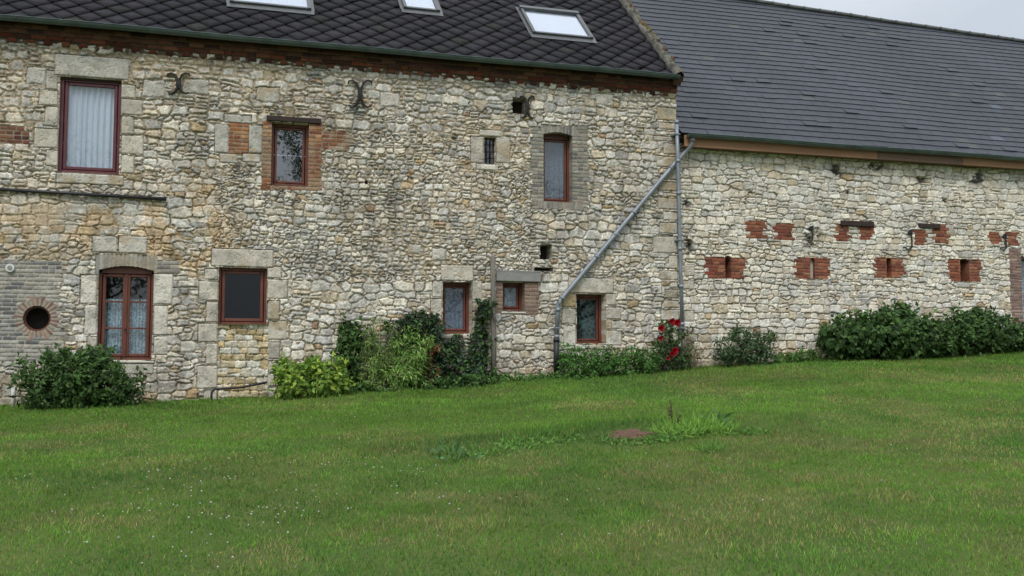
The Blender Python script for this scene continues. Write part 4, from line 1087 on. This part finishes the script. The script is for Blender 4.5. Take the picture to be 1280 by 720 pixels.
def gpt(px, py):
    """point of the lawn seen at a photo position"""
    d = ray(px, py); t = 5.0
    for _ in range(400):
        p = CAM + d * t
        if p[2] < ground_z(p[0], p[1]): break
        t += .05
    return p
soil_c = gpt(787, 545); soil2 = gpt(955, 532)
clv = [gpt(70, 600), gpt(240, 600), gpt(330, 640), gpt(500, 600), gpt(380, 560), gpt(620, 560)]
dry = [gpt(*q) for q in [(330, 602), (210, 640), (90, 655), (560, 620), (640, 590), (720, 615), (990, 600), (1230, 590), (1060, 560), (1190, 625), (470, 545), (130, 545), (820, 585), (500, 660), (330, 690), (60, 560), (900, 640), (1130, 520)]]
def grass():
    g = np.random.default_rng(2); n = 900000
    x = g.uniform(-7.5, 19.5, n); y = -g.uniform(0, 1, n) ** .9 * 14.0
    dist = np.hypot(x - CAM[0], y - CAM[1])
    # keep the blades a camera near here could see
    ok = (y < -.02)
    dens = np.clip(9.5 / dist, .35, 1.0); ok &= g.random(n) < dens
    bare = np.exp(-((x - soil_c[0]) / .48) ** 2 - ((y - soil_c[1]) / .50) ** 2); bare2 = .8 * np.exp(-((x - soil2[0]) / .4) ** 2 - ((y - soil2[1]) / .3) ** 2)
    ok &= g.random(n) > (bare * .88 + bare2 * .75)
    x = x[ok]; y = y[ok]; n = len(x); dist = dist[ok]; z = ground_z(x, y)
    lush = fbm(x, y, 1.6, 3, 4)
    wall_near = np.exp(y / .55)
    rough_ = fbm(x, y, .35, 1, 3)
    bank = np.exp(-((y + 6.3 - .10 * (x - 2)) / .45) ** 2) * np.exp(-((x - 3.4) / 2.2) ** 2)
    h = (.015 + .021 * g.random(n)) * (.35 + 1.5 * rough_) + .06 * wall_near * g.random(n) + .05 * bank * g.random(n)
    h *= np.where(g.random(n) < .01, 1.9, 1)
    wid = (.0028 + .0022 * g.random(n)) * np.clip(dist / 9.0, 1.0, 2.0)
    a = g.uniform(0, 2 * math.pi, n); lean = g.uniform(.1, 1.0, n); b = g.uniform(0, 2 * math.pi, n)
    dx, dy = np.cos(a) * wid, np.sin(a) * wid; tx, ty = np.cos(b) * lean * h, np.sin(b) * lean * h
    V_ = np.empty((n, 3, 3), np.float32)
    V_[:, 0] = np.stack([x - dx, y - dy, z - .004], -1); V_[:, 1] = np.stack([x + dx, y + dy, z - .004], -1); V_[:, 2] = np.stack([x + tx, y + ty, z + h], -1)
    base_ = np.array([.172, .345, .048])
    yel = np.array([.32, .38, .10]); drk = np.array([.10, .235, .048]); str_ = np.array([.42, .37, .17])
    c = np.tile(base_, (n, 1))
    dl = sstep(fbm(x, y, 1.1, 5, 4), .47, .66); cl = sstep(fbm(x, y, 1.9, 2, 3), .52, .68)
    dd_ = np.zeros(n)
    for q in dry: dd_ += np.exp(-((x - q[0]) / .75) ** 2 - ((y - q[1]) / .45) ** 2)
    cc_ = np.zeros(n)
    for q in clv: cc_ += np.exp(-((x - q[0]) / .9) ** 2 - ((y - q[1]) / .6) ** 2)
    dryness = np.clip(.7 * dl + 1.0 * dd_ * sstep(fbm(x, y, .45, 4, 3), .38, .6), 0, 1) * (1 - .8 * wall_near) * (1 - .7 * np.clip(cc_, 0, 1)) * (1 - bank * .8)
    dryness *= 1 - .6 * np.clip((y + 3.2) / 2.5, 0, 1)
    m = g.random(n) < dryness * .62; c[m] = yel * g.uniform(.6, 1.15, (m.sum(), 1))
    m2 = g.random(n) < .03 + .42 * dryness; c[m2] = str_ * g.uniform(.6, 1.1, (m2.sum(), 1))
    dk = np.clip(cl * .5 + .6 * cc_ + .5 * bank, 0, 1); m3 = (g.random(n) < dk) & ~m2 & ~m; c[m3] = drk
    c *= g.uniform(.72, 1.28, (n, 1)) * (.62 + .76 * fbm(x, y, 1.3, 8, 5))[:, None] * (.80 + .40 * fbm(x, y, .28, 10, 3))[:, None]
    c[:, 0] *= g.uniform(.8, 1.25, n)
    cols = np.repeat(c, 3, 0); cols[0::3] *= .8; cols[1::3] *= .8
    F_ = np.arange(n * 3).reshape(n, 3)
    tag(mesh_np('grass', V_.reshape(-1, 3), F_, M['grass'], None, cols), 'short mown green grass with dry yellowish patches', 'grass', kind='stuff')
    print('grass blades', n)
grass()

def clover():
    g = np.random.default_rng(9); P_ = []
    spots = [(150, 610, 70, 40, 26), (250, 600, 110, 30, 70), (190, 620, 30, 20, 14), (300, 650, 80, 20, 30), (390, 640, 60, 18, 22), (420, 580, 90, 25, 24), (370, 640, 40, 20, 12), (520, 615, 80, 30, 22), (510, 575, 40, 20, 18), (230, 700, 90, 20, 26), (30, 600, 60, 25, 18), (640, 640, 200, 60, 20), (900, 620, 250, 60, 16), (1180, 560, 80, 40, 12), (380, 540, 60, 20, 10)]
    for cx, cy, rx, ry, k in spots:
        for _ in range(int(k * .6)):
            px = cx + g.normal(0, rx * .6); py = cy + g.normal(0, ry * .7)
            if py < 500 or py > 760: continue
            p = gpt(px, py)
            if p[1] > -.3: continue
            P_.append(p)
    t = bmesh.new(); bmesh.ops.create_icosphere(t, subdivisions=1, radius=1); bv = np.array([v.co[:] for v in t.verts]); bf = np.array([[v.index for v in f.verts] for f in t.faces]); t.free()
    V_, F_, C_ = [], [], []
    for p in P_:
        r_ = g.uniform(.005, .0085); z = ground_z(p[0], p[1]) + g.uniform(.035, .06)
        F_.append(bf + len(bv) * len(V_)); V_.append(bv * r_ * np.array([1, 1, .85]) + np.array([p[0], p[1], z]))
        c = np.array([.62, .62, .55]) if g.random() > .08 else np.array([.6, .45, .05]); C_.append(np.tile(c * g.uniform(.7, 1.1), (len(bv), 1)))
    tag(mesh_np('clover_flowers', np.concatenate(V_), np.concatenate(F_), M['petal'], None, np.concatenate(C_)), 'tiny white clover heads scattered through the lawn', 'clover', kind='stuff')
clover()

# ================================================================== PLANTS
def leaf_mesh(name, parent, pts, nrm_, size, aspect, cols, g, droop=.3, mat=None, fold=.25):
    """one leaf per point: folded pointed leaf with four corners"""
    n = len(pts); d = g.normal(0, 1, (n, 3)); d[:, 2] -= droop * 1.2; d += nrm_ * .6; d /= np.linalg.norm(d, axis=1)[:, None]
    nn = nrm_ + g.normal(0, .45, (n, 3)); nn[:, 2] += .45; s_ = np.cross(d, nn); s_ /= (np.linalg.norm(s_, axis=1)[:, None] + 1e-9); u_ = np.cross(s_, d)
    L_ = (size * g.uniform(.6, 1.25, n))[:, None]; w = L_ * aspect * .5
    b = pts; tip = pts + d * L_ - u_ * L_ * .10; mid = pts + d * L_ * .45
    l = mid + s_ * w + u_ * w * fold; r_ = mid - s_ * w + u_ * w * fold
    V_ = np.stack([b, l, tip, r_, mid + d * 0], 1).reshape(-1, 3)
    i = np.arange(n)[:, None] * 5; F_ = np.concatenate([i + np.array([0, 4, 1]), i + np.array([1, 4, 2]), i + np.array([4, 3, 2]), i + np.array([0, 3, 4])], 0)
    return mesh_np(name, V_, F_, mat or M['leaf'], parent, np.repeat(cols, 5, 0))

def pick(g, pal, n, var=.3):
    pal = np.array(pal); return np.clip(pal[g.integers(0, len(pal), n)] * g.uniform(1 - var, 1 + var, (n, 1)), .004, .9)

def blob_pts(g, blobs, n, shell=.45):
    """blobs: (px, py, rx px, ry px, y centre, y radius) -> points and outward normals"""
    B = []
    for (px, py, rx, ry, yc, yr) in blobs:
        c = at(px, py, yc); k = np.linalg.norm(c - CAM) / F; B.append((c, np.array([rx * k, yr, ry * k])))
    wts = np.array([b[1][0] * b[1][2] for b in B]); wts /= wts.sum(); id_ = g.choice(len(B), n, p=wts)
    v = g.normal(0, 1, (n, 3)); v /= np.linalg.norm(v, axis=1)[:, None]; r_ = g.random(n) ** shell
    r_ = np.where(g.random(n) < .14, r_ * g.uniform(1.0, 1.38, n), r_)
    C_ = np.array([b[0] for b in B])[id_]; R_ = np.array([b[1] for b in B])[id_]
    P_ = C_ + v * R_ * r_[:, None]
    # clumps
    cell = np.floor(P_ / .13).astype(int); h = ((cell[:, 0] * 73856093) ^ (cell[:, 1] * 19349663) ^ (cell[:, 2] * 83492791)) & 1023
    keep = (np.random.default_rng(5).random(1024)[h] > .36)
    z = ground_z(P_[:, 0], P_[:, 1]); ok = (P_[:, 2] > z + .0) & (P_[:, 1] < -.03) & keep
    clump = np.random.default_rng(6).random(1024)[h]
    return P_[ok], v[ok], clump[ok], B

def shrub(name, label, cat, blobs, n, size, aspect, pal, group=None, seed=1, droop=.3, shell=.45, stems=6, stem_mat='stem', shoots=None):
    g = np.random.default_rng(seed); P_, nv, cl, B = blob_pts(g, blobs, n, shell)
    bx = np.mean([b[0][0] for b in B]); by = np.mean([b[0][1] for b in B]); t = thing(name, label, cat, (float(bx), float(by), float(ground_z(bx, by))), group)
    sp, sn, scl = [], [], []
    for k in range(shoots if shoots is not None else 8 * len(B)):
        c_, r_ = B[int(g.integers(0, len(B)))]; a = g.uniform(-1.35, 1.35); ph = g.uniform(-.5, 1.0)
        d_ = np.array([math.sin(a), -.35 * abs(ph), math.cos(a)]); d_ /= np.linalg.norm(d_); p0 = c_ + d_ * r_ * .85; l_ = g.uniform(.5, 1.1) * min(.30, .10 + .5 * r_[2])
        dd_ = d_ * .6 + np.array([0, 0, .7]) + g.normal(0, .2, 3); dd_ /= np.linalg.norm(dd_); m_ = 12
        t_s = np.linspace(0, 1, m_)[:, None]; q = p0 + dd_ * l_ * t_s + g.normal(0, .012, (m_, 3)); q[:, 2] -= .06 * t_s[:, 0] ** 2
        sp.append(q); sn.append(g.normal(0, 1, (m_, 3))); scl.append(np.full(m_, .6 + .4 * g.random()))
    if sp:
        sp = np.concatenate(sp); okk = (sp[:, 1] < -.03) & (sp[:, 2] > ground_z(sp[:, 0], sp[:, 1])); sn = np.concatenate(sn)[okk]; sn /= np.linalg.norm(sn, axis=1)[:, None]
        P_ = np.concatenate([P_, sp[okk]]); nv = np.concatenate([nv, sn]); cl = np.concatenate([cl, np.concatenate(scl)[okk]])
    cols = pick(g, pal, len(P_)) * (.72 + .56 * cl[:, None]) * 1.15
    leaf_mesh('foliage', t, P_, nv, size, aspect, np.clip(cols, .004, .9), g, droop)
    mb = MB()
    for k in range(stems):
        b = B[k % len(B)]; tx = b[0][0] + g.uniform(-.7, .7) * b[1][0]; tz = b[0][2] + g.uniform(.2, .85) * b[1][2]; ty = b[0][1] + g.uniform(-.4, .4) * b[1][1]
        x0 = b[0][0] + g.uniform(-.4, .4) * b[1][0]; y0 = b[0][1] + g.uniform(-.2, .2) * b[1][1]; z0 = float(ground_z(x0, y0)) - .03
        if tz < z0 + .08: tz = z0 + .12
        m1 = (x0 * .6 + tx * .4 + g.normal(0, .03), y0 * .6 + ty * .4, z0 * .5 + tz * .5)
        mb.tube([(x0, y0, z0), m1, (tx, ty, tz)], [.010, .007, .003], 6)
    mb.build('stems', M[stem_mat], t)
    return t, g, B

DG = [(.052, .105, .026), (.068, .135, .032), (.042, .085, .025), (.095, .165, .05), (.055, .105, .04)]
MG = [(.07, .16, .035), (.09, .18, .045), (.06, .13, .032), (.11, .21, .05)]
YG = [(.19, .29, .042), (.26, .34, .05), (.12, .22, .042), (.20, .31, .05), (.11, .20, .04)]
PG = [(.045, .072, .042), (.065, .050, .042), (.040, .085, .042), (.060, .095, .060)]

shrub('shrub', 'dark green shrub below the round opening, left of the casement window', 'shrub', [(60, 482, 38, 30, -.6, .42), (105, 476, 46, 33, -.65, .45), (145, 488, 32, 24, -.55, .38), (75, 455, 12, 14, -.5, .2), (118, 450, 20, 12, -.55, .25)], 11000, .085, .5, DG, seed=1, stems=12)
shrub('shrub', 'low yellow green leafy shrub beside the walled up doorway', 'shrub', [(370, 482, 26, 22, -.5, .32), (408, 480, 30, 25, -.5, .35), (392, 464, 22, 14, -.4, .28), (355, 470, 12, 14, -.35, .2)], 4600, .105, .5, YG, seed=2, droop=.5, stems=10)
shrub('climbing_plant', 'narrow column of dark ivy like leaves between yellow shrub and feathery weeds', 'climber', [(437, 425, 14, 26, -.12, .12), (434, 455, 15, 30, -.18, .16), (440, 480, 14, 14, -.22, .2)], 3000, .075, .8, DG, seed=3, stems=4)
def weeds(name, label, base_px, blobs, n, size, pal, seed, group=None):
    return shrub(name, label, 'weeds', blobs, n, size, .2, pal, group, seed, droop=1.0, shell=.5, stems=9)
weeds('tall_weeds', 'feathery light green weeds below the garden canes', None, [(472, 455, 24, 34, -.3, .22), (462, 430, 9, 25, -.2, .1), (485, 432, 9, 24, -.2, .1), (478, 480, 28, 12, -.35, .2)], 4200, .085, [(.15, .25, .06), (.19, .28, .075), (.11, .19, .05), (.20, .24, .09)], 4)
weeds('tall_weeds', 'drooping bright green feathery weeds under the arching climber', None, [(510, 455, 20, 36, -.35, .22), (523, 440, 14, 28, -.35, .2), (500, 470, 24, 20, -.35, .22), (518, 478, 18, 14, -.35, .2)], 4600, .105, [(.15, .28, .06), (.20, .33, .075), (.10, .19, .045), (.22, .29, .09)], 5)
shrub('climbing_plant', 'dark arching climber spread over the wall left of the lace window', 'climber', [(500, 408, 20, 9, -.15, .12), (528, 402, 22, 10, -.15, .12), (508, 425, 18, 20, -.12, .10), (545, 415, 12, 18, -.15, .12), (548, 440, 10, 24, -.15, .12), (540, 470, 14, 16, -.2, .15)], 4600, .085, .45, PG + DG[:2], seed=6, droop=.8, stems=8)
shrub('climbing_plant', 'slender creeper with rust and yellow leaves between the weeds and lace window', 'climber', [(536, 440, 7, 8, -.28, .08), (534, 458, 7, 16, -.28, .08), (538, 478, 9, 10, -.28, .1)], 560, .08, .55, [(.20, .085, .04), (.30, .20, .06), (.13, .06, .04), (.12, .15, .05)], seed=7, stems=1)
shrub('climbing_plant', 'dark climber rising beside the lace window to the wooden post', 'climber', [(575, 462, 20, 22, -.2, .16), (600, 440, 12, 34, -.15, .12), (594, 465, 18, 16, -.2, .16), (602, 405, 7, 22, -.12, .08), (611, 388, 5, 10, -.12, .07), (566, 430, 14, 9, -.12, .1), (560, 450, 14, 18, -.15, .12)], 5200, .08, .6, PG + DG[:2], seed=8, droop=.5, stems=9)
shrub('ground_ivy', 'low leafy weeds along the wall foot under the dark climber', 'weeds', [(540, 482, 26, 7, -.45, .2), (580, 480, 34, 8, -.45, .25), (605, 474, 22, 8, -.4, .22), (470, 488, 30, 5, -.4, .2)], 3600, .055, .75, DG + MG[:2], seed=9, stems=4)
shrub('weed_patch', 'thick green nettles below the patterned net window', 'weeds', [(718, 455, 20, 18, -.35, .25), (745, 456, 24, 18, -.4, .28), (775, 454, 26, 19, -.4, .28), (805, 455, 20, 17, -.35, .25), (708, 444, 10, 9, -.25, .14)], 8200, .060, .5, [(.07, .17, .035), (.085, .19, .042), (.055, .13, .030), (.105, .21, .05)], seed=10, stems=10)
shrub('weed_patch', 'creeping weeds at the wall foot between the wooden post and diagonal pipe', 'weeds', [(650, 474, 26, 5, -.35, .2), (690, 473, 24, 5, -.4, .25), (720, 474, 22, 4, -.7, .2), (630, 476, 14, 5, -.35, .2)], 2000, .05, .7, MG + DG[:1], seed=11, stems=1)
rb, g, B = shrub('rose_bush', 'red flowering rose bush at the foot of the straight downpipe', 'rose bush', [(828, 440, 15, 18, -.3, .22), (845, 425, 10, 16, -.3, .15), (850, 445, 16, 14, -.3, .2), (833, 456, 18, 10, -.3, .2), (833, 412, 8, 9, -.25, .1)], 2300, .055, .6, DG + PG[:2], seed=12, droop=.3, stems=12)
def rose(px, py, rad, parent, g):
    c = at(px, py, -.52); n = 26; V_, F_, C_ = [], [], []
    for k in range(n):
        a = k * 2.399; t = k / n; tilt = .25 + 1.15 * t; r_ = rad * (.25 + .75 * t)
        ax = np.array([math.cos(a) * math.sin(tilt), -math.cos(tilt), math.sin(a) * math.sin(tilt) + .25]); ax /= np.linalg.norm(ax)
        s_ = np.cross(ax, [0, -1.0, 0]); s_ /= np.linalg.norm(s_) + 1e-9; u_ = np.cross(s_, ax); b = len(V_)
        cc_ = np.array([.42, .008, .018]) * g.uniform(.55, 1.15)
        for (x_, y_, z_) in [(0, 0, 0), (-.5, .5, .10), (-.42, 1.0, -.05), (0, 1.15, .03), (.42, 1.0, -.05), (.5, .5, .10), (0, .6, -.12)]:
            V_.append(c + (s_ * x_ + ax * y_ + u_ * z_) * r_); C_.append(cc_)
        for f in [(0, 1, 6), (1, 2, 6), (2, 3, 6), (3, 4, 6), (4, 5, 6), (5, 0, 6)]: F_.append([b + i for i in f])
    mesh_np('flower', V_, F_, M['petal'], parent, np.array(C_), smooth=True)
for px, py, r_ in [(840, 402, .075), (846.5, 404, .08), (826.5, 410.5, .075), (826, 423, .055), (843.5, 439, .085), (840, 443, .06), (835, 448, .045), (848, 401.5, .05)]: rose(px, py, r_ * .85, rb, g)
shrub('dead_stalks', 'tangle of bare brown stems beside the rose bush', 'stalks', [(868, 445, 12, 18, -.25, .15), (862, 425, 6, 14, -.2, .08)], 420, .06, .25, [(.14, .10, .06), (.10, .09, .05), (.07, .08, .04)], seed=13, stems=26, stem_mat='cane')
shrub('shrub', 'upright loose leafed shrub just right of the rose bush', 'shrub', [(912, 440, 20, 18, -.35, .25), (945, 438, 26, 20, -.4, .28), (925, 425, 12, 12, -.3, .18), (957, 425, 12, 10, -.35, .18)], 3600, .075, .45, [(.05, .095, .035), (.065, .115, .045), (.035, .075, .03), (.09, .13, .06)], seed=14, stems=14)
shrub('shrub', 'lowest round clump of leaves between the two taller shrubs on the barn wall', 'shrub', [(990, 446, 16, 7, -.35, .2), (1008, 444, 12, 7, -.35, .18), (975, 448, 10, 6, -.35, .15)], 1500, .06, .6, MG, seed=15, stems=1, shoots=4)
shrub('bush', 'big dark bush in the middle of the barn wall', 'bush', [(1055, 424, 30, 22, -.6, .5), (1100, 418, 42, 29, -.7, .6), (1145, 422, 38, 25, -.65, .5), (1170, 428, 20, 18, -.6, .4), (1120, 400, 24, 14, -.6, .35)], 15000, .105, .65, DG, seed=16, stems=16)
shrub('bush', 'dark spreading bush at the right end of the barn wall', 'bush', [(1200, 418, 28, 24, -.6, .45), (1235, 415, 34, 22, -.6, .45), (1275, 422, 32, 15, -.6, .4), (1222, 403, 20, 14, -.55, .3), (1310, 425, 30, 12, -.6, .4)], 12000, .095, .6, DG, seed=17, stems=14)

# weeds standing in the lawn
def lawn_plant(name, label, spots, n, size, aspect, pal, seed, rad, hgt, cat='weeds', droop=-.6):
    g = np.random.default_rng(seed); base = gpt(*spots[0]); t = thing(name, label, cat, tuple(float(v) for v in base)); P_, Nn = [], []
    for px, py in spots:
        c = gpt(px, py); k = n // len(spots); a = g.uniform(0, 2 * math.pi, k); r_ = rad * np.sqrt(g.random(k))
        x = c[0] + np.cos(a) * r_; y = c[1] + np.sin(a) * r_ * .7; z = ground_z(x, y) + hgt * g.random(k) ** 1.6 * (1 - .6 * r_ / rad)
        P_.append(np.stack([x, y, z], -1)); Nn.append(np.stack([np.cos(a), np.sin(a), np.full(k, .8)], -1))
    P_ = np.concatenate(P_); Nn = np.concatenate(Nn); leaf_mesh('foliage', t, P_, Nn, size, aspect, pick(g, pal, len(P_)), g, droop)
    return t, g
lawn_plant('dock_plant', 'broad leafed dock plant in the lawn just left of the bank', [(562, 577), (550, 572), (575, 575)], 40, .13, .28, [(.09, .19, .06), (.11, .22, .08), (.08, .16, .05)], 31, .16, .08)
lawn_plant('weed_clump', 'low leafy weeds along the bank left of the bare soil', [(610, 568), (640, 560), (670, 556), (700, 552), (590, 570), (655, 556)], 600, .05, .4, [(.13, .27, .05), (.16, .32, .06), (.10, .21, .045)], 32, .28, .07)
t_, g_ = lawn_plant('grass_tuft', 'tall bright tuft of grass and dock right of the bare soil', [(850, 545), (870, 542), (890, 541), (862, 538)], 1100, .14, .08, [(.19, .36, .06), (.24, .42, .07), (.14, .28, .05)], 33, .28, .12)
lawn_plant('dock_plant', 'dock plant with curling broad leaves behind the tall tuft', [(893, 533), (887, 530)], 36, .15, .25, [(.09, .19, .06), (.11, .22, .07)], 34, .14, .18)
lawn_plant('weed_clump', 'low small leaved weeds at the near edge of the bare soil', [(780, 556), (800, 555), (820, 552), (760, 553), (840, 551), (925, 544), (945, 541)], 700, .045, .5, [(.12, .25, .05), (.15, .30, .06), (.09, .18, .04)], 35, .16, .05)
lawn_plant('grass_tuft', 'small tuft of coarse grass below the dock plant', [(890, 566)], 160, .13, .06, [(.12, .26, .045), (.15, .31, .055)], 36, .14, .06)
c = gpt(842, 540); t = thing('seed_stalk', 'rusty brown dock seed stalk standing in the tall tuft', 'seed stalk', tuple(float(v) for v in c)); mb = MB()
gg = random.Random(4)
for k in range(3):
    dx = gg.uniform(-.08, .12); mb.tube([(c[0], c[1], c[2]), (c[0] + dx * .5, c[1], c[2] + .2), (c[0] + dx, c[1], c[2] + .34 - .08 * k)], [.004, .003, .002], 5)
    for j in range(26): f = .45 + .55 * j / 26; mb.tube([(c[0] + dx * f + gg.uniform(-.012, .012), c[1] + gg.uniform(-.012, .012), c[2] + (.34 - .08 * k) * f), (c[0] + dx * f + gg.uniform(-.03, .03), c[1] + gg.uniform(-.02, .02), c[2] + (.34 - .08 * k) * f + .015)], [.004, .002], 4)
mb.build('stalk', flat_mat('rusty_seed', (.09, .042, .028), .9, .4, 30), t)
# bare soil patch
def soil(c, a, b, label, m_):
    n = 40; V_ = [(c[0], c[1], ground_z(c[0], c[1]) + .006)]; F_ = []
    rings = 6
    for r_ in range(1, rings + 1):
        for k in range(n):
            t = 2 * math.pi * k / n; q = r_ / rings * (.75 + .9 * (vn(math.cos(t) * 2 + 5, math.sin(t) * 2 + 5, .8, 2) - .4) + .7 * (vn(math.cos(t) * 2 + 5, math.sin(t) * 2 + 5, .25, 4) - .5))
            x = c[0] + math.cos(t) * a * q; y = c[1] + math.sin(t) * b * q; V_.append((x, y, float(ground_z(x, y)) + (.006 + .012 * random.random() if r_ < rings else -.01)))
    for k in range(n): F_.append([0, 1 + k, 1 + (k + 1) % n])
    for r_ in range(rings - 1):
        for k in range(n):
            a_ = 1 + r_ * n + k; b_ = 1 + r_ * n + (k + 1) % n; F_.append([a_, a_ + n, b_ + n]); F_.append([a_, b_ + n, b_])
    V_ = np.array([[float(q) for q in v] for v in V_])
    tag(mesh_np('bare_soil', V_, F_, m_, None, smooth=False), label, kind='structure')
soil(soil_c, .30, .28, 'bare patch of reddish soil in the lawn', M['soil'])

# ================================================================== SMALL THINGS BY THE WALL
b0 = at(617, 473, -.16); tp = at(616, 320, -.10)
mb = MB(); bot = Vector(tuple(b0)); top = Vector(tuple(tp))
prev = []
for s_ in (0, .33, .66, 1.0):
    p = bot.lerp(top, s_); prev.append(p + Vector((random.uniform(-.006, .006), 0, 0)))
prev[0] -= Vector((0, 0, .1))
mb.tube(prev, [.05, .046, .044, .040], 7)
o = mb.build('wooden_post', M['greywood']); tag(o, 'weathered grey wooden post leaning on the wall between lace and tiny window', 'post')
mb = MB(); mb.tube([pt(616, 333, -.10), pt(660, 337.5, -.075), pt(720, 340, -.07), pt(806, 341.5, -.06)], .0045, 6); o = mb.build('wire', M['iron']); tag(o, 'thin rusty wire stretched from the wooden post along the wall', 'wire')
for k, (a, b, lab) in enumerate([((458, 405), (457, 480), 'shortest thin garden cane, nearest the dark ivy column'), ((466, 396), (469, 482), 'tallest thin garden cane in the feathery weeds'), ((474, 402), (476, 482), 'thin garden cane nearest the arching climber')]):
    mb = MB(); mb.tube([pt(b[0], b[1], -.2), pt(a[0], a[1], -.07)], [.011, .009], 7); o = mb.build('garden_cane', M['cane']); tag(o, lab, 'garden cane', 'garden canes against the wall')
mb = MB(); mb.tube([pt(16, 512, -.25), pt(17, 482, -.25)], .03, 10); o = mb.build('stake', M['white']); tag(o, 'short pale stake by the left edge of the dark shrub', 'stake')
o = pipe('water_pipe', [pt(264, 505, -.16), pt(264.5, 486.5, -.16), pt(300, 484.5, -.14), pt(334, 478, -.12)], .018, M['iron'], None); tag(o, 'old bent metal pipe across the foot of the walled up doorway', 'pipe')

# ================================================================== TREES ACROSS THE LAWN (mirrored in the panes)
def tree(x, y, hgt, rad, label, seed, n=9000, low=.3, leaf=.22, spread=.34):
    g = np.random.default_rng(seed); z0 = float(ground_z(x, y)); t = thing('tree', label, 'tree', (x, y, z0)); mb = MB()
    mb.tube([(x, y, z0 - .1), (x + .1, y, z0 + hgt * .35), (x - .1, y + .1, z0 + hgt * .7), (x, y, z0 + hgt * .92)], [.3, .22, .12, .03], 10)
    tips = []
    for k in range(26):
        a = g.uniform(0, 6.28); h0 = g.uniform(low, .85) * hgt; l = rad * g.uniform(.6, 1.0) * (1.15 - h0 / hgt * .6); e = (x + math.cos(a) * l, y + math.sin(a) * l, z0 + h0 + l * .55)
        mb.tube([(x, y, z0 + h0), (x + math.cos(a) * l * .5, y + math.sin(a) * l * .5, z0 + h0 + l * .2), e], [.07, .045, .015], 6); tips.append(e); tips.append((x + math.cos(a) * l * .6, y + math.sin(a) * l * .6, z0 + h0 + l * .35))
    mb.build('trunk', M['bark'], t)
    tips = np.array(tips); id_ = g.integers(0, len(tips), n); v = g.normal(0, 1, (n, 3)); v /= np.linalg.norm(v, axis=1)[:, None]
    P_ = tips[id_] + v * (g.random(n) ** .5)[:, None] * rad * spread
    leaf_mesh('crown', t, P_, v, leaf, .6, pick(g, DG, n), g)
# positions follow from the mirror image in the brick-jambed window
tree(4.4, -34, 17, 3.6, 'tall open crowned tree standing across the lawn from the house', 41, 9000, .5, .13, .22)
tree(-5.8, -40, 13, 5.0, 'dark dense tree across the lawn, opposite the casement window', 42)
tree(12, -44, 12, 6.0, 'broad dark tree across the lawn, opposite the barn', 43)
tree(22.5, -44, 12, 6.0, 'dark bushy tree across the lawn, beyond the barn', 44)

# ================================================================== LIGHT, SKY, CAMERA
wd = bpy.data.worlds.new('World'); SC.world = wd; wd.use_nodes = True; nt = wd.node_tree; nt.nodes.clear()
out = N(nt, 'ShaderNodeOutputWorld'); bg = N(nt, 'ShaderNodeBackground'); bg.inputs['Strength'].default_value = .11
sk = N(nt, 'ShaderNodeTexSky'); sk.sky_type = 'NISHITA'; sk.sun_disc = False; SEL, SAZ = math.radians(52), math.radians(205)
sk.sun_elevation = SEL; sk.sun_rotation = SAZ; sk.air_density = 1.0; sk.dust_density = 2.0; sk.ozone_density = 1.0
hs = N(nt, 'ShaderNodeHueSaturation'); hs.inputs['Saturation'].default_value = .35; L(nt, sk.outputs['Color'], hs.inputs['Color'])
tc = N(nt, 'ShaderNodeTexCoord'); mp = N(nt, 'ShaderNodeMapping'); mp.inputs['Scale'].default_value = (1, 1, 2.6); L(nt, tc.outputs['Generated'], mp.inputs['Vector'])
nz = N(nt, 'ShaderNodeTexNoise', Scale=2.2, Detail=6.0, Roughness=.55); L(nt, mp.outputs['Vector'], nz.inputs['Vector'])
cr_ = N(nt, 'ShaderNodeValToRGB'); e = cr_.color_ramp.elements; e[0].position = .3; e[0].color = (3.5, 3.9, 4.4, 1); e[1].position = .7; e[1].color = (5.1, 5.5, 5.9, 1); L(nt, nz.outputs['Fac'], cr_.inputs['Fac'])
sx = N(nt, 'ShaderNodeSeparateXYZ'); L(nt, tc.outputs['Generated'], sx.inputs[0])
gr = N(nt, 'ShaderNodeMapRange'); gr.inputs['From Min'].default_value = .05; gr.inputs['From Max'].default_value = 1; gr.inputs['To Min'].default_value = .74; gr.inputs['To Max'].default_value = 2.5; L(nt, sx.outputs['Z'], gr.inputs['Value'])
gm = N(nt, 'ShaderNodeVectorMath', operation='SCALE'); L(nt, cr_.outputs['Color'], gm.inputs[0]); L(nt, gr.outputs['Result'], gm.inputs['Scale'])   # overcast: brighter overhead
mxx = N(nt, 'ShaderNodeMixRGB'); mxx.inputs['Fac'].default_value = .8; L(nt, hs.outputs['Color'], mxx.inputs['Color1']); L(nt, gm.outputs['Vector'], mxx.inputs['Color2'])
L(nt, mxx.outputs['Color'], bg.inputs['Color']); L(nt, bg.outputs[0], out.inputs['Surface'])

sl = bpy.data.lights.new('sun', 'SUN'); sl.energy = 1.3; sl.angle = math.radians(18); sl.color = (1, .97, .92)
so = bpy.data.objects.new('sun', sl); COL.objects.link(so)
# direction towards the sun, from the sky's rotation
sd_ = Vector((math.sin(SAZ) * math.cos(SEL), math.cos(SAZ) * math.cos(SEL), math.sin(SEL)))
so.rotation_euler = sd_.to_track_quat('Z', 'Y').to_euler()

cd = bpy.data.cameras.new('camera'); cam = bpy.data.objects.new('camera', cd); COL.objects.link(cam)
cd.sensor_width = 36; cd.lens = 36 * F / 1280; cd.clip_end = 2000; cd.clip_start = .1
cam.location = tuple(CAM); cam.rotation_euler = (math.pi / 2 + PIT, 0, -YAW)
SC.camera = cam
SC.view_settings.view_transform = 'Standard'; SC.view_settings.look = 'None'; SC.view_settings.gamma = 1; SC.view_settings.exposure = 0.42
SC.cycles.transparent_max_bounces = 12; SC.cycles.max_bounces = 6
